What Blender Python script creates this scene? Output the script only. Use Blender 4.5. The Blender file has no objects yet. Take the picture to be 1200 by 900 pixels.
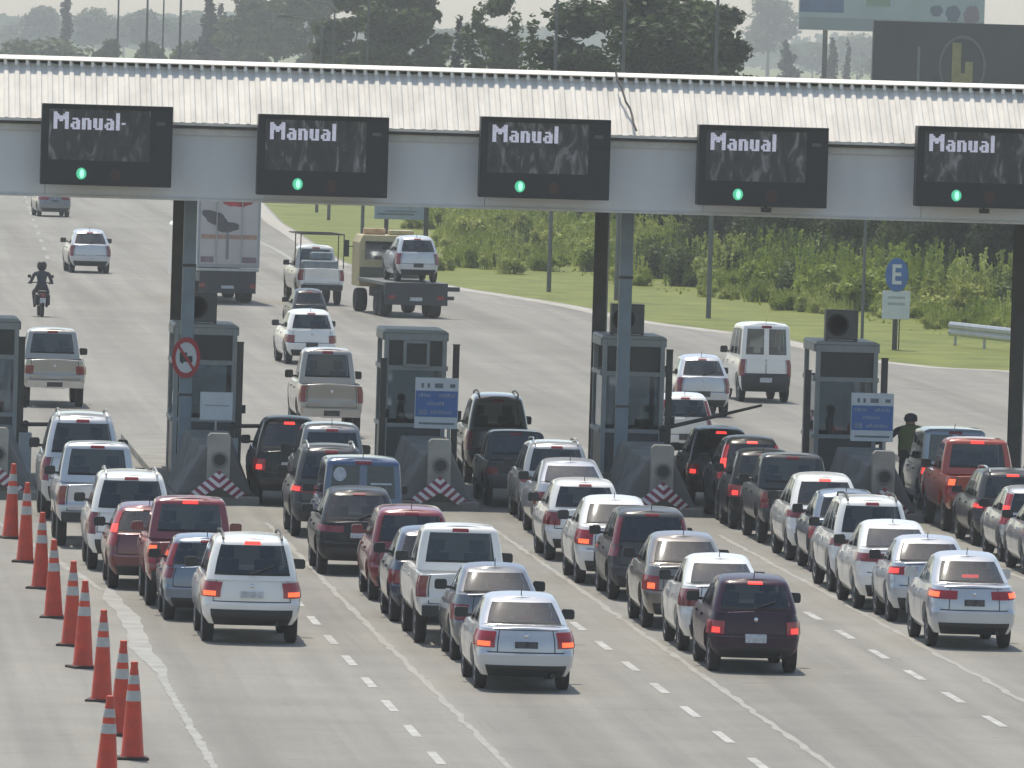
import bpy, bmesh, math, random
import numpy as np
from mathutils import Vector, Matrix, Quaternion
random.seed(7); R=math.radians
sc=bpy.context.scene; COL=sc.collection
# ------------------------------------------------------------------ camera
F=11000.0; H=11.0                                     # focal length in photo pixels (1200 wide), eye height
Zc=Vector((.03,1,412/F)).normalized()
Yc=Vector((-870.,438.1,-F)); Yc-=Zc*Yc.dot(Zc); Yc.normalize()
Xc=Yc.cross(Zc)
MC=Matrix((Xc,Yc,Zc))
cam_d=bpy.data.cameras.new('camera'); cam=bpy.data.objects.new('camera',cam_d); COL.objects.link(cam)
cam.matrix_world=Matrix.Translation((0,0,H))@MC.to_4x4()
cam_d.sensor_width=36; cam_d.lens=36*F/1200; cam_d.clip_start=1; cam_d.clip_end=9000
sc.camera=cam
EYE=Vector((0,0,H))
def ray(x,y): return MC@Vector((x-600,450-y,-F))
def G(x,y,z=0.0):
    r=ray(x,y); return EYE+r*((z-H)/r.z)
def PY(x,y,Y):
    r=ray(x,y); return EYE+r*(Y/r.y)
def hor(x): return 20+.03*x
# ------------------------------------------------------------------ tagging
def tag(o,label=None,cat=None,group=None,kind=None):
    if label: o['label']=label
    if cat: o['category']=cat
    if group: o['group']=group
    if kind: o['kind']=kind
    return o
def empty(name,loc,rz=0):
    o=bpy.data.objects.new(name,None); COL.objects.link(o); o.empty_display_size=.3
    o.location=loc; o.rotation_euler=(0,0,rz); return o
# ------------------------------------------------------------------ materials
MATS={}
def nt(name):
    m=bpy.data.materials.new(name); m.use_nodes=True; n=m.node_tree; return m,n,n.nodes,n.links,n.nodes['Principled BSDF']
def mat(name,col,rough=.5,metal=0,var=.12,scale=3.0,emit=None,es=0,coat=0,spec=.5,dirt=None,bump=0,bscale=40):
    if name in MATS: return MATS[name]
    m,t,N,L,b=nt(name)
    b.inputs['Roughness'].default_value=rough; b.inputs['Metallic'].default_value=metal
    b.inputs['Specular IOR Level'].default_value=spec
    if coat: b.inputs['Coat Weight'].default_value=coat; b.inputs['Coat Roughness'].default_value=.09
    tc=N.new('ShaderNodeTexCoord'); nz=N.new('ShaderNodeTexNoise'); nz.inputs['Scale'].default_value=scale; nz.inputs['Detail'].default_value=6
    L.new(tc.outputs['Object'],nz.inputs['Vector'])
    r=N.new('ShaderNodeValToRGB'); c=Vector(col)
    d=Vector(dirt) if dirt else c*(1-var)
    r.color_ramp.elements[0].position=.3; r.color_ramp.elements[1].position=.7
    r.color_ramp.elements[0].color=(*d,1); e=c*(1+var*.6); r.color_ramp.elements[1].color=(*e,1)
    L.new(nz.outputs['Fac'],r.inputs['Fac']); L.new(r.outputs['Color'],b.inputs['Base Color'])
    if bump:
        n2=N.new('ShaderNodeTexNoise'); n2.inputs['Scale'].default_value=bscale; n2.inputs['Detail'].default_value=4
        L.new(tc.outputs['Object'],n2.inputs['Vector'])
        bp=N.new('ShaderNodeBump'); bp.inputs['Strength'].default_value=bump; bp.inputs['Distance'].default_value=.02
        L.new(n2.outputs['Fac'],bp.inputs['Height']); L.new(bp.outputs['Normal'],b.inputs['Normal'])
    if emit: b.inputs['Emission Color'].default_value=(*emit,1); b.inputs['Emission Strength'].default_value=es
    MATS[name]=m; return m
def glass(name,tint,refl=1.0,rough=.03):
    if name in MATS: return MATS[name]
    m,t,N,L,b=nt(name); N.remove(b)
    out=N['Material Output']; tr=N.new('ShaderNodeBsdfTransparent'); tr.inputs[0].default_value=(*tint,1)
    gl=N.new('ShaderNodeBsdfGlossy'); gl.inputs['Roughness'].default_value=rough; gl.inputs[0].default_value=(.9,.95,1,1)
    fr=N.new('ShaderNodeFresnel'); fr.inputs['IOR'].default_value=1.6
    ml=N.new('ShaderNodeMath'); ml.operation='MULTIPLY_ADD'; ml.inputs[1].default_value=refl; ml.inputs[2].default_value=.02; ml.use_clamp=True
    mx=N.new('ShaderNodeMixShader'); L.new(fr.outputs[0],ml.inputs[0]); L.new(ml.outputs[0],mx.inputs[0])
    L.new(tr.outputs[0],mx.inputs[1]); L.new(gl.outputs[0],mx.inputs[2]); L.new(mx.outputs[0],out.inputs[0])
    MATS[name]=m; return m
def leafmat(name,c0,c1,scale=.35):
    if name in MATS: return MATS[name]
    m,t,N,L,b=nt(name); out=N['Material Output']
    tc=N.new('ShaderNodeTexCoord'); nz=N.new('ShaderNodeTexNoise'); nz.inputs['Scale'].default_value=scale; nz.inputs['Detail'].default_value=8; nz.inputs['Roughness'].default_value=.75
    L.new(tc.outputs['Object'],nz.inputs['Vector'])
    r=N.new('ShaderNodeValToRGB'); r.color_ramp.elements[0].position=.35; r.color_ramp.elements[1].position=.65
    r.color_ramp.elements[0].color=(*c0,1); r.color_ramp.elements[1].color=(*c1,1)
    L.new(nz.outputs['Fac'],r.inputs['Fac']); L.new(r.outputs['Color'],b.inputs['Base Color']); b.inputs['Roughness'].default_value=.6; b.inputs['Specular IOR Level'].default_value=.25
    tl=N.new('ShaderNodeBsdfTranslucent'); L.new(r.outputs['Color'],tl.inputs[0])
    mx=N.new('ShaderNodeMixShader'); mx.inputs[0].default_value=.35
    L.new(b.outputs[0],mx.inputs[1]); L.new(tl.outputs[0],mx.inputs[2]); L.new(mx.outputs[0],out.inputs[0])
    MATS[name]=m; return m
TYRE=mat('tyre_rubber',(.018,.018,.019),.85); RIM=mat('alloy_rim',(.42,.43,.45),.35,.8); BLK=mat('black_plastic',(.022,.023,.025),.5)
DARK=mat('dark_interior',(.03,.03,.033),.85); SEAT=mat('seat_cloth',(.05,.05,.055),.9); CHROME=mat('chrome',(.65,.66,.68),.15,1)
GAP=mat('panel_shadow_gap',(.012,.012,.013),.8); PLATED=mat('dark_plate',(.05,.05,.055),.45,var=.9,scale=16); PLATE=mat('plate_enamel',(.5,.52,.55),.45,var=.3,scale=18); HEADL=mat('headlamp_lens',(.6,.62,.65),.1,.3)
LENS=mat('lamp_lens_red',(.33,.012,.018),.18,coat=.6); LENSD=mat('lamp_lens_dark',(.20,.010,.016),.18,coat=.6)
LIT=mat('brake_lamp_lit',(.55,.03,.02),.3,emit=(1,.055,.045),es=1.1); AMB=mat('lamp_lit_orange',(.6,.1,.03),.3,emit=(1,.13,.045),es=1.25)
GLASS=glass('car_glass',(.44,.48,.48),1.0,.075); TINT=glass('tinted_car_glass',(.09,.10,.11),1.0,.075)
BGLASS=glass('blue_film_glass',(.03,.06,.14),.8)
PAINT={}
def paint(n,c,metal=0,rough=.28):
    dk=max(c)<.08
    PAINT[n]=mat('paint_'+n,c,rough,0 if dk else metal,var=.06,scale=1.2,coat=.28 if dk else 1.0,spec=.18 if dk else .5,dirt=tuple(x*.93+.006 for x in c))
paint('white',(.78,.775,.75)); paint('silver',(.52,.54,.57),.35); paint('grey',(.17,.18,.195),.5); paint('dark_grey',(.06,.063,.07),.5)
paint('black',(.014,.015,.018)); paint('red',(.21,.020,.03)); paint('dark_red',(.13,.02,.03),.2); paint('blue_grey',(.15,.19,.25),.4)
paint('blue',(.035,.075,.17)); paint('navy',(.03,.045,.085)); paint('brown_grey',(.21,.19,.17),.5); paint('purple',(.034,.012,.030)); paint('beige',(.36,.34,.31),.5)
paint('orange',(.36,.055,.025)); paint('pale_blue_grey',(.30,.34,.40),.3); paint('green_black',(.07,.082,.076)); paint('pale_grey',(.47,.48,.49),.3)
# ------------------------------------------------------------------ mesh builder
class MB:
    def __init__(s): s.v=[];s.f=[];s.m=[]
    def add(s,vs,fs,mi=0):
        k=len(s.v); s.v+= [tuple(p) for p in vs]; s.f+=[tuple(i+k for i in f) for f in fs]; s.m+=[mi]*len(fs); return s
    def box(s,x0,x1,y0,y1,z0,z1,mi=0,M=None):
        vs=[Vector((x,y,z)) for z in (z0,z1) for y in (y0,y1) for x in (x0,x1)]
        if M: vs=[M@p for p in vs]
        return s.add(vs,[(0,2,3,1),(4,5,7,6),(0,1,5,4),(2,6,7,3),(0,4,6,2),(1,3,7,5)],mi)
    def tube(s,pts,rs,n=8,mi=0,cap=True):
        pts=[Vector(p) for p in pts]
        if not hasattr(rs,'__len__'): rs=[rs]*len(pts)
        rings=[]
        for i,p in enumerate(pts):
            d=(pts[min(i+1,len(pts)-1)]-pts[max(i-1,0)]).normalized()
            a=d.cross(Vector((0,0,1)) if abs(d.z)<.9 else Vector((0,1,0))).normalized(); b=d.cross(a)
            rings.append([p+(a*math.cos(2*math.pi*j/n)+b*math.sin(2*math.pi*j/n))*rs[i] for j in range(n)])
        vs=[q for r in rings for q in r]; fs=[]
        for i in range(len(pts)-1):
            for j in range(n): fs.append((i*n+j,i*n+(j+1)%n,(i+1)*n+(j+1)%n,(i+1)*n+j))
        if cap: fs+= [tuple(range(n))[::-1],tuple(range((len(pts)-1)*n,len(pts)*n))]
        return s.add(vs,fs,mi)
    def lathe(s,prof,axis='z',n=20,o=(0,0,0),mi=0,sx=1,sy=1):
        vs=[];fs=[]
        for r,h in prof:
            for j in range(n):
                a=2*math.pi*j/n; c,d=r*math.cos(a)*sx,r*math.sin(a)*sy
                p=(c,d,h) if axis=='z' else ((h,c,d) if axis=='x' else (c,h,d))
                vs.append((p[0]+o[0],p[1]+o[1],p[2]+o[2]))
        for i in range(len(prof)-1):
            for j in range(n): fs.append((i*n+j,i*n+(j+1)%n,(i+1)*n+(j+1)%n,(i+1)*n+j))
        fs+=[tuple(range(n))[::-1],tuple(range((len(prof)-1)*n,len(prof)*n))]
        return s.add(vs,fs,mi)
    def prism(s,poly,y0,y1,mi=0):
        n=len(poly); vs=[(x,y0,z) for x,z in poly]+[(x,y1,z) for x,z in poly]
        return s.add(vs,[tuple(range(n)),tuple(range(n,2*n))[::-1]]+[(i,i+n,(i+1)%n+n,(i+1)%n) for i in range(n)],mi)
    def mesh(s,name,smooth=None,weld=False,fixn=True):
        me=bpy.data.meshes.new(name); me.from_pydata(s.v,[],s.f)
        me.polygons.foreach_set('material_index',s.m)
        if weld or fixn:
            bm=bmesh.new(); bm.from_mesh(me)
            if weld: bmesh.ops.remove_doubles(bm,verts=bm.verts,dist=1e-4)
            if fixn: bmesh.ops.recalc_face_normals(bm,faces=bm.faces)
            bm.to_mesh(me); bm.free()
        if smooth is not None:
            me.shade_smooth(); me.set_sharp_from_angle(angle=R(smooth))
        me.update(); return me
    def build(s,name,mats,parent=None,smooth=None,weld=False,bevel=0,loc=None):
        me=s.mesh(name,smooth,weld)
        if not isinstance(mats,(list,tuple)): mats=[mats]
        for m in mats: me.materials.append(m)
        o=bpy.data.objects.new(name,me); COL.objects.link(o)
        if parent: o.parent=parent
        if loc: o.location=loc
        if bevel:
            b=o.modifiers.new('bevel','BEVEL'); b.width=bevel; b.segments=2; b.limit_method='ANGLE'
        return o
def copy_tree(o,parent=None):
    c=o.copy(); COL.objects.link(c)
    if parent: c.parent=parent
    for ch in list(o.children): copy_tree(ch,c)
    return c
# ------------------------------------------------------------------ cars
KIND={
'hatch':dict(hw=.84,wb=2.45,ro=.64,fo=.80,zb=.25,H=1.48,r=.31,z=(.93,.95,.94,.98,.90,.72),g=(.10,.42,-.42,-1.2),hb=.75,hr=.57),
'mpv':  dict(hw=.86,wb=2.60,ro=.70,fo=.82,zb=.26,H=1.62,r=.315,z=(.98,.99,.98,1.03,.94,.78),g=(.08,.30,-.30,-1.15),hb=.765,hr=.61),
'suv':  dict(hw=.90,wb=2.70,ro=.84,fo=.88,zb=.31,H=1.70,r=.35,z=(1.02,1.04,1.02,1.06,1.0,.86),g=(.08,.38,-.42,-1.2),hb=.80,hr=.615),
'sedan':dict(hw=.87,wb=2.62,ro=1.0,fo=.85,zb=.25,H=1.46,r=.315,z=(.97,1.0,.95,.98,.90,.72),g=(.42,1.235,-.45,-1.25),hb=.765,hr=.565),
'pickup':dict(hw=.92,wb=3.05,ro=1.05,fo=.88,zb=.46,H=1.78,r=.37,z=(1.10,1.10,1.10,1.12,1.08,.95),g=(1.72,1.90,-.40,-1.1),hb=.80,hr=.66),
'van':  dict(hw=.86,wb=2.65,ro=.62,fo=.80,zb=.26,H=1.84,r=.31,z=(1.02,1.02,1.02,1.06,.98,.82),g=(.05,.13,-.25,-1.0),hb=.80,hr=.73),
'suv2':dict(base='suv',rails=False,hw=.88,wb=2.60,ro=.78,fo=.86,zb=.29,H=1.60,r=.335,z=(.98,1.01,.99,1.03,.96,.82),g=(.10,.70,-.40,-1.2),hb=.78,hr=.56),
'hatch2':dict(base='hatch',hw=.85,wb=2.48,ro=.66,fo=.80,zb=.26,H=1.47,r=.31,z=(.95,.97,.94,.98,.90,.72),g=(.14,.70,-.42,-1.15),hb=.755,hr=.55),
'sedan2':dict(base='sedan',hw=.88,wb=2.65,ro=1.06,fo=.86,zb=.26,H=1.46,r=.32,z=(1.04,1.04,.96,.98,.90,.72),g=(.50,1.41,-.45,-1.15),hb=.76,hr=.555),
}
U25=lambda g: .25*(1-(1-g)**(1/1.7))
def make_shape(kind):
    k=KIND[kind]; kind=k.get('base',kind); hw,wb,ro,fo,zb=k['hw'],k['wb'],k['ro'],k['fo'],k['zb']; yF=wb+fo; z=k['z']
    T=[0,.12,.2,.46,.52,.75,1]
    box=kind in('pickup','van')
    dr=[.12,.05,.02,.02,.05,.05,.05] if kind=='pickup' else ([.10,.03,0,0,.04,.045,.06] if kind=='van' else ([.14,.05,0,0,.055,.075,.17] if kind=='sedan' else [.13,.05,0,0,.055,.065,.10]))
    df=[-.12,-.03,0,0,-.07,-.14,-.26]; wf=[.90,.955,.98,1,1,.995,.945] if box else [.865,.93,.97,1,1,.985,.905]
    yz=[-ro,-ro*.45,wb*.5,wb-.45,wb+.2,yF-.05]
    crr=.16 if box else .37; crf=.42
    def zt(y): return float(np.interp(y,yz,z))
    def S(u,t):
        sg=-1 if u<0 else 1; u=min(abs(u),1); yr=-ro+float(np.interp(t,T,dr)); yf=yF+float(np.interp(t,T,df)); w=hw*float(np.interp(t,T,wf))
        if u<=.25:
            a=u/.25; g=1-(1-a)**1.7; p=3.2 if not box else 4
            x=w*g; y=yr+crr*(1-max(0,1-g**p)**(1/p))
        elif u<=.75: x=w; y=yr+crr+(yf-crf-yr-crr)*(u-.25)/.5
        else:
            a=(1-u)/.25; g=1-(1-a)**1.7; x=w*g; y=yf-crf*(1-max(0,1-g**2.6)**(1/2.6))
        ym=(yF-ro)/2; q=abs(y-ym)/((yF+ro)/2); x*=1-.07*q**4
        return Vector((sg*x,y,zb+t*(zt(y)-zb)))
    g=k['g']; yrb,yrt,yfb,yft=-ro+g[0],-ro+g[1],wb+g[2],wb+g[3]; hb,hr,HH=k['hb'],k['hr'],k['H']
    if kind=='pickup': crg=.10
    elif kind=='van': crg=.10
    else: crg=.38 if kind=='sedan' else .27
    def zr(y): 
        d=.05 if not box else .02
        return float(np.interp(y,[yrt,yrt+.4,(yrt+yft)/2,yft],[HH-d*1.3,HH-d*.4,HH,HH-.05]))
    def GS(u,s):
        sg=-1 if u<0 else 1; u=min(abs(u),1); e=max(0,(s-.86)/.14); ins=.09*e*e
        sb=s+.05*math.sin(math.pi*s)
        yr=yrb+(yrt-yrb)*sb+ins*.8; yf=yfb+(yft-yfb)*s-ins*1.3; w=hb+(hr-hb)*(s**1.35)-ins; cf=.34
        if u<=.25:
            a=u/.25; gg=1-(1-a)**1.7; x=w*gg; y=yr+crg*(1-max(0,1-gg**3)**(1/3))
        elif u<=.75: x=w; y=yr+crg+(yf-cf-yr-crg)*(u-.25)/.5
        else:
            a=(1-u)/.25; gg=1-(1-a)**1.7; x=w*gg; y=yf-cf*(1-max(0,1-gg**2.4)**(1/2.4))
        z0=zt(y)-.015
        ymid=min(max(y,yrt),yft)
        return Vector((sg*x,y,z0+(1-(1-s)**1.12)*(zr(ymid)-z0)))
    return k,S,GS,(yrb,yrt,yfb,yft),zt,zr
def patch(mb,S,us,ts,off=.012,skirt=True,mi=0):
    nu,nt_=len(us),len(ts); P=[];Q=[]
    for t in ts:
        for u in us:
            p=S(u,t); du=S(u+1e-3,t)-S(u-1e-3,t); dt=S(u,min(t+1e-3,1))-S(u,max(t-1e-3,0)); n=du.cross(dt)
            if n.length<1e-12: n=Vector((0,-1,0))
            n.normalize()
            if n.dot(Vector((p.x*1.0,p.y-1.2,0)))<0: n=-n
            P.append(p+n*off); Q.append(p-n*.015)
    fs=[(j*nu+i,j*nu+i+1,(j+1)*nu+i+1,(j+1)*nu+i) for j in range(nt_-1) for i in range(nu-1)]
    if skirt:
        b=[i for i in range(nu)]+[j*nu+nu-1 for j in range(1,nt_)]+[(nt_-1)*nu+i for i in range(nu-2,-1,-1)]+[j*nu for j in range(nt_-2,0,-1)]
        k=len(P); fs+=[(b[i],b[(i+1)%len(b)],b[(i+1)%len(b)]+k,b[i]+k) for i in range(len(b))]
        mb.add(P+Q,fs,mi)
    else: mb.add(P,fs,mi)
def lin(a,b,n): return [a+(b-a)*i/(n-1) for i in range(n)]
def side_u(d): return .25+d*.14
CARC={}
def boolcut(me,cutme):
    a=bpy.data.objects.new('a',me); b=bpy.data.objects.new('b',cutme); COL.objects.link(a); COL.objects.link(b)
    m=a.modifiers.new('b','BOOLEAN'); m.object=b; m.operation='DIFFERENCE'; m.solver='EXACT'
    dg=bpy.context.evaluated_depsgraph_get(); r=bpy.data.meshes.new_from_object(a.evaluated_get(dg))
    bpy.data.objects.remove(a); bpy.data.objects.remove(b); return r
def wheel_meshes(r):
    key=('wheel',r)
    if key in CARC: return CARC[key]
    w=.105; t=MB(); t.lathe([(r*.60,-w*.8),(r*.86,-w),(r*.97,-w*.85),(r,-w*.5),(r,w*.5),(r*.97,w*.85),(r*.86,w),(r*.60,w*.8)],'x',24)
    d=MB(); d.lathe([(r*.66,-w*.55),(r*.66,w*.80),(r*.60,w*.86),(r*.56,w*.5),(.001,w*.45)],'x',24)
    for i in range(5):
        a=2*math.pi*i/5; M=Matrix.Rotation(a,4,'X'); d.box(w*.42,w*.78,-.035,.035,.03,r*.58,0,M)
    d.lathe([(.05,w*.4),(.05,w*.85),(.001,w*.87)],'x',12)
    CARC[key]=(t.mesh('wheel',40),d.mesh('rim',40)); return CARC[key]
def car_parts(kind,lamp):
    key=(kind,lamp)
    if key in CARC: return CARC[key]
    k,S,GS,(yrb,yrt,yfb,yft),zt,zr=make_shape(kind); wb=k['wb']; ro=k['ro']
    P=[]   # (name, mesh, matkey, parent index, loc)
    base=('base',kind); kind=k.get('base',kind)
    if base not in CARC:
        B=[]
        us=sorted(set([round(.25*x,5) for x in lin(0,1,9)]+[round(x,5) for x in lin(.25,.75,19)]+[round(.75+.25*x,5) for x in lin(0,1,9)]))
        ts=[0,.06,.12,.2,.33,.46,.52,.6,.75,.88,.95,1]
        mb=MB(); full=[-u for u in us[::-1] if u>0 and u<1]+us       # -..0..1 ; closes at u=1
        n=len(full); vs=[S(u,t) for t in ts for u in full]
        fs=[(j*n+i,j*n+(i+1)%n,(j+1)*n+(i+1)%n,(j+1)*n+i) for j in range(len(ts)-1) for i in range(n)]
        mb.add(vs,fs)
        xs=[-1,-.93,-.90,-.5,0,.5,.90,.93,1]
        def cap(t,sgn):
            rows=[]
            for u in us:
                p=S(u,t); row=[]
                for x in xs:
                    q=Vector((p.x*x,p.y,p.z))
                    if abs(x)<1:
                        if t==1:
                            q.z+=.03*(1-x*x)*min(1,p.x/.5)
                            if kind=='pickup' and -ro+.12<p.y<yrb-.1 and abs(x)<.92: q.z-=.42
                    row.append(q)
                rows.append(row)
            vs=[q for r in rows for q in r]; m=len(xs)
            mb.add(vs,[(j*m+i,j*m+i+1,(j+1)*m+i+1,(j+1)*m+i) for j in range(len(us)-1) for i in range(m-1)])
        cap(1,1); cap(0,-1)
        low=mb.mesh('low',None,True)
        bm=bmesh.new(); bm.from_mesh(low); bmesh.ops.dissolve_degenerate(bm,edges=bm.edges,dist=1e-4); bmesh.ops.recalc_face_normals(bm,faces=bm.faces); bm.to_mesh(low); bm.free()
        ct=MB(); rr=k['r']*1.23
        for y in (0,wb):
            for sx in (-1,1):
                ct.lathe([(rr,sx*.58),(rr,sx*1.3)],'x',24,(0,y,k['r']*1.04))
        low=boolcut(low,ct.mesh('cut'))
        # greenhouse
        gs=[0,.10,.3,.5,.7,.84,.90,.95,1]
        # glazing cells by (u0,u1,s0,s1,name)
        bp=.545 if kind!='pickup' else .47
        wins=[]
        if kind=='van':
            wins.append(('rear_window',U25(.10),U25(.82),.12,.84,-1)); wins.append(('rear_window',U25(.10),U25(.82),.12,.84,1))
        else: wins.append(('rear_window',0,U25(.84 if kind!='pickup' else .80),.14 if kind!='pickup' else .2,.84,0))
        for sgn in (-1,1):
            if kind in('suv','mpv','van'):
                wins+= [('side_window',.285,.385,.10,.80,sgn),('side_window',.40,.535,.10,.80,sgn),('side_window',.555,.715,.10,.80,sgn)]
            elif kind=='pickup': wins+= [('side_window',.30,.50,.10,.80,sgn),('side_window',.53,.715,.10,.80,sgn)]
            else: wins+= [('side_window',.335,.505,.10,.80,sgn),('side_window',.53,.715,.10,.80,sgn)]
        wins.append(('windscreen',1-U25(.88),1,.08,.84,0))
        ub=set([0,1]+[round(.25*x,5) for x in lin(0,1,9)]+[round(x,5) for x in lin(.25,.75,11)]+[round(.75+.25*x,5) for x in lin(0,1,7)])
        sb=set(gs)
        for w in wins: ub|={round(w[1],5),round(w[2],5)}; sb|={w[3],w[4]}
        ub=sorted(ub); sb=sorted(sb)
        shell=MB(); gl={i:MB() for i in range(len(wins))}
        for sgn in (-1,1):
            for i in range(len(ub)-1):
                for j in range(len(sb)-1):
                    uc=(ub[i]+ub[i+1])/2; s_=(sb[j]+sb[j+1])/2; hit=None
                    for wi,w in enumerate(wins):
                        if w[1]<uc<w[2] and w[3]<s_<w[4] and w[5] in (0,sgn): hit=wi
                    q=[GS(sgn*u,s) for u,s in((ub[i],sb[j]),(ub[i+1],sb[j]),(ub[i+1],sb[j+1]),(ub[i],sb[j+1]))]
                    if sgn<0: q=q[::-1]
                    if hit is None: shell.add(q,[(0,1,2,3)])
                    else:
                        c=Vector((0,(yrb+yfb)/2,q[0].z)); q=[p+(Vector((0,(yrt+yft)/2,p.z))-p).normalized()*.008 for p in q]
                        gl[hit].add(q,[(0,1,2,3)])
        rows=[]
        for u in ub:
            p=GS(u,1); rows.append([Vector((p.x*x,p.y,p.z+.025*(1-x*x)*min(1,p.x/.4))) for x in lin(-1,1,7)])
        shell.add([q for r in rows for q in r],[(j*7+i,j*7+i+1,(j+1)*7+i+1,(j+1)*7+i) for j in range(len(ub)-1) for i in range(6)])
        sm=shell.mesh('shell',None,True)
        bm=bmesh.new(); bm.from_mesh(low); bm.from_mesh(sm); me=bpy.data.meshes.new('body'); bm.to_mesh(me); bm.free()
        me.materials.clear(); me.shade_smooth(); me.set_sharp_from_angle(angle=R(38))
        B.append(('body',me,'paint',None,None))
        for wi,w in enumerate(wins): B.append((w[0],gl[wi].mesh(w[0],40,True),'glass',None,None))
        # inside: shelf and seats
        sh=MB(); rows=[]
        for u in ub:
            p=GS(u,.03); c=Vector((0,(yrb+yfb)/2,p.z)); p=c+(p-c)*.97; p.z+=.03; rows.append([Vector((p.x*x,p.y,p.z)) for x in (-1,0,1)])
        sh.add([q for r in rows for q in r],[(j*3+i,j*3+i+1,(j+1)*3+i+1,(j+1)*3+i) for j in range(len(ub)-1) for i in range(2)])
        m=MB()
        w=[q for q in wins if q[0]=='rear_window'][0]
        if kind!='van':
            u1=w[2]; d=.012
            patch(m,GS,lin(-u1,u1,9),[w[3]-.03,w[3]+.02],.006,False)
            B.append(('rear_window_seal',m.mesh('rear_window_seal'),'gap',None,None))
        B.append(('interior_trim',sh.mesh('interior_trim'),'dark',None,None))
        zf=zt(1.3); ys=min(yft+.15,yfb-.95)
        for sx in (-.36,.36):
            s=MB(); s.box(sx-.22,sx+.22,ys-.06,ys+.06,zf-.02,zf+.22); s.box(sx-.13,sx+.13,ys-.05,ys+.03,zf+.25,zf+.42); s.box(sx-.05,sx+.05,ys-.02,ys+.01,zf+.2,zf+.27)
            B.append(('seat',s.mesh('seat'),'seat',None,None))
        if kind!='pickup':
            s=MB(); y2=max(yrt+.45,ys-.95); s.box(-.6,.6,y2-.07,y2+.05,zf-.02,zf+.10)
            for sx in(-.38,.38): s.box(sx-.13,sx+.13,y2-.04,y2+.04,zf+.10,zf+.25)
            B.append(('rear_seat',s.mesh('rear_seat'),'seat',None,None))
        # dark lower bumper / valance, tailgate gap, plate, badge
        m=MB(); hi=.24 if kind in('sedan','hatch','mpv') else .34
        if kind=='pickup':
            m=MB(); m.box(-.80,.80,-ro-.10,-ro+.06,.47,.63); m.box(-.28,.28,-ro-.13,-ro-.08,.45,.60)
            B.append(('bumper',m.mesh('bumper'),'bumper',None,None))
        else:
            patch(m,S,lin(-U25(.97 if kind=='van' else .86),U25(.97 if kind=='van' else .86),13),[.0,.1,.2,.3,.46,.49,.52,.55] if kind=='van' else lin(0,hi,6),.014); B.append(('bumper',m.mesh('bumper',40),'black',None,None))  # van's black runs up the doors, painting its shaded lower half with the bumper
        m=MB(); gg=U25(.80)
        if kind=='van':
            patch(m,S,[-.0022,.0022],lin(.2,1,5),.003,False)
        if kind=='pickup':
            for sg in(-1,1):
                u=sg*U25(.80); patch(m,S,[u-.003,u+.003],lin(.3,.99,5),.003,False)
            patch(m,S,lin(-gg,gg,7),[.30,.318],.004,False)
        else:
            patch(m,S,lin(-gg,gg,9),[.50,.518],.004,False)
            if kind=='sedan':
                patch(m,S,lin(-U25(.72),U25(.72),7),[.965,.982],.004,False)
            for sg in(-1,1):
                u=sg*U25(.80 if kind!='sedan' else .60); patch(m,S,[u-.002,u+.002],lin(.51,.97,5),.004,False)
        B.append(('tailgate_gap',m.mesh('tailgate_gap'),'gap',None,None))
        for sg in(-1,1):
            for u in ((.40,.545,.70) if kind!='pickup' else (.44,.56,.70)):
                m=MB(); patch(m,S,[sg*(u-.0012),sg*(u+.0012)],lin(.12,.99,6),.003,False)
                B.append(('door_gap',m.mesh('door_gap'),'gap',None,None))
        m=MB(); tt=(.60,.74) if kind in('sedan','suv','mpv') else ((.34,.50) if kind=='hatch' else (.12,.26) if kind=='pickup' else (.28,.42))
        if kind=='pickup': m.box(-.22,.22,-ro-.15,-ro-.13,.49,.60)
        else: patch(m,S,lin(-U25(.24),U25(.24),3),lin(tt[0],tt[1],5),.03)
        B.append(('licence_plate',m.mesh('licence_plate'),'plate',None,None))
        m=MB(); p=S(0,.86 if kind!='pickup' else .8); m.lathe([(.036,.02),(.036,-.02),(.025,-.028)],'y',14,(0,p.y,p.z)); B.append(('badge',m.mesh('badge',40),'chrome',None,None))
        for sg in(-1,1):
            for u in ((.445,.60) if kind!='pickup' else (.47,.60)):
                m=MB(); patch(m,S,[sg*u,sg*(u+.012),sg*(u+.024)],[.80,.86],.03); B.append(('door_handle',m.mesh('door_handle'),'paint',None,None))
            m=MB(); y=yfb-.42; z=zt(y)+.11; x=sg*(k['hb']+.16)
            rr=[(.115,-.05),(.115,.05),(.09,.08),(-.085,.085),(-.115,.05),(-.115,-.04),(-.08,-.075),(.09,-.075)]
            m.prism([(x+q*sg,z+w_) for q,w_ in rr],y-.045,y+.03); m.add([(x+q*sg*kx,yy,z+w_*kx) for yy,kx in((y+.03,1),(y+.10,.55)) for q,w_ in rr],[(i,(i+1)%8,(i+1)%8+8,i+8) for i in range(8)]+[tuple(range(8,16))]); m.box(min(x,sg*(k['hb']-.03)),max(x,sg*(k['hb']-.03)),y-.01,y+.03,z-.06,z-.02)
            B.append(('wing_mirror',m.mesh('wing_mirror',50),'mirror',None,None))
            m=MB(); us_=[sg*(1-U25(g)) for g in (.62,.75,.88,.96)]+[sg*.75,sg*.735]; patch(m,S,us_,[.60,.75,.90],.012); B.append(('headlight',m.mesh('headlight',40),'headl',None,None))
        m=MB(); patch(m,S,[1-U25(.5),1-U25(.25),.999,1-1e-4],[.3,.5,.8],.01); patch(m,S,[-(1-U25(.5)),-(1-U25(.25)),-.999],[.3,.5,.8],.01); B.append(('grille',m.mesh('grille'),'black',None,None))
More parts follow.
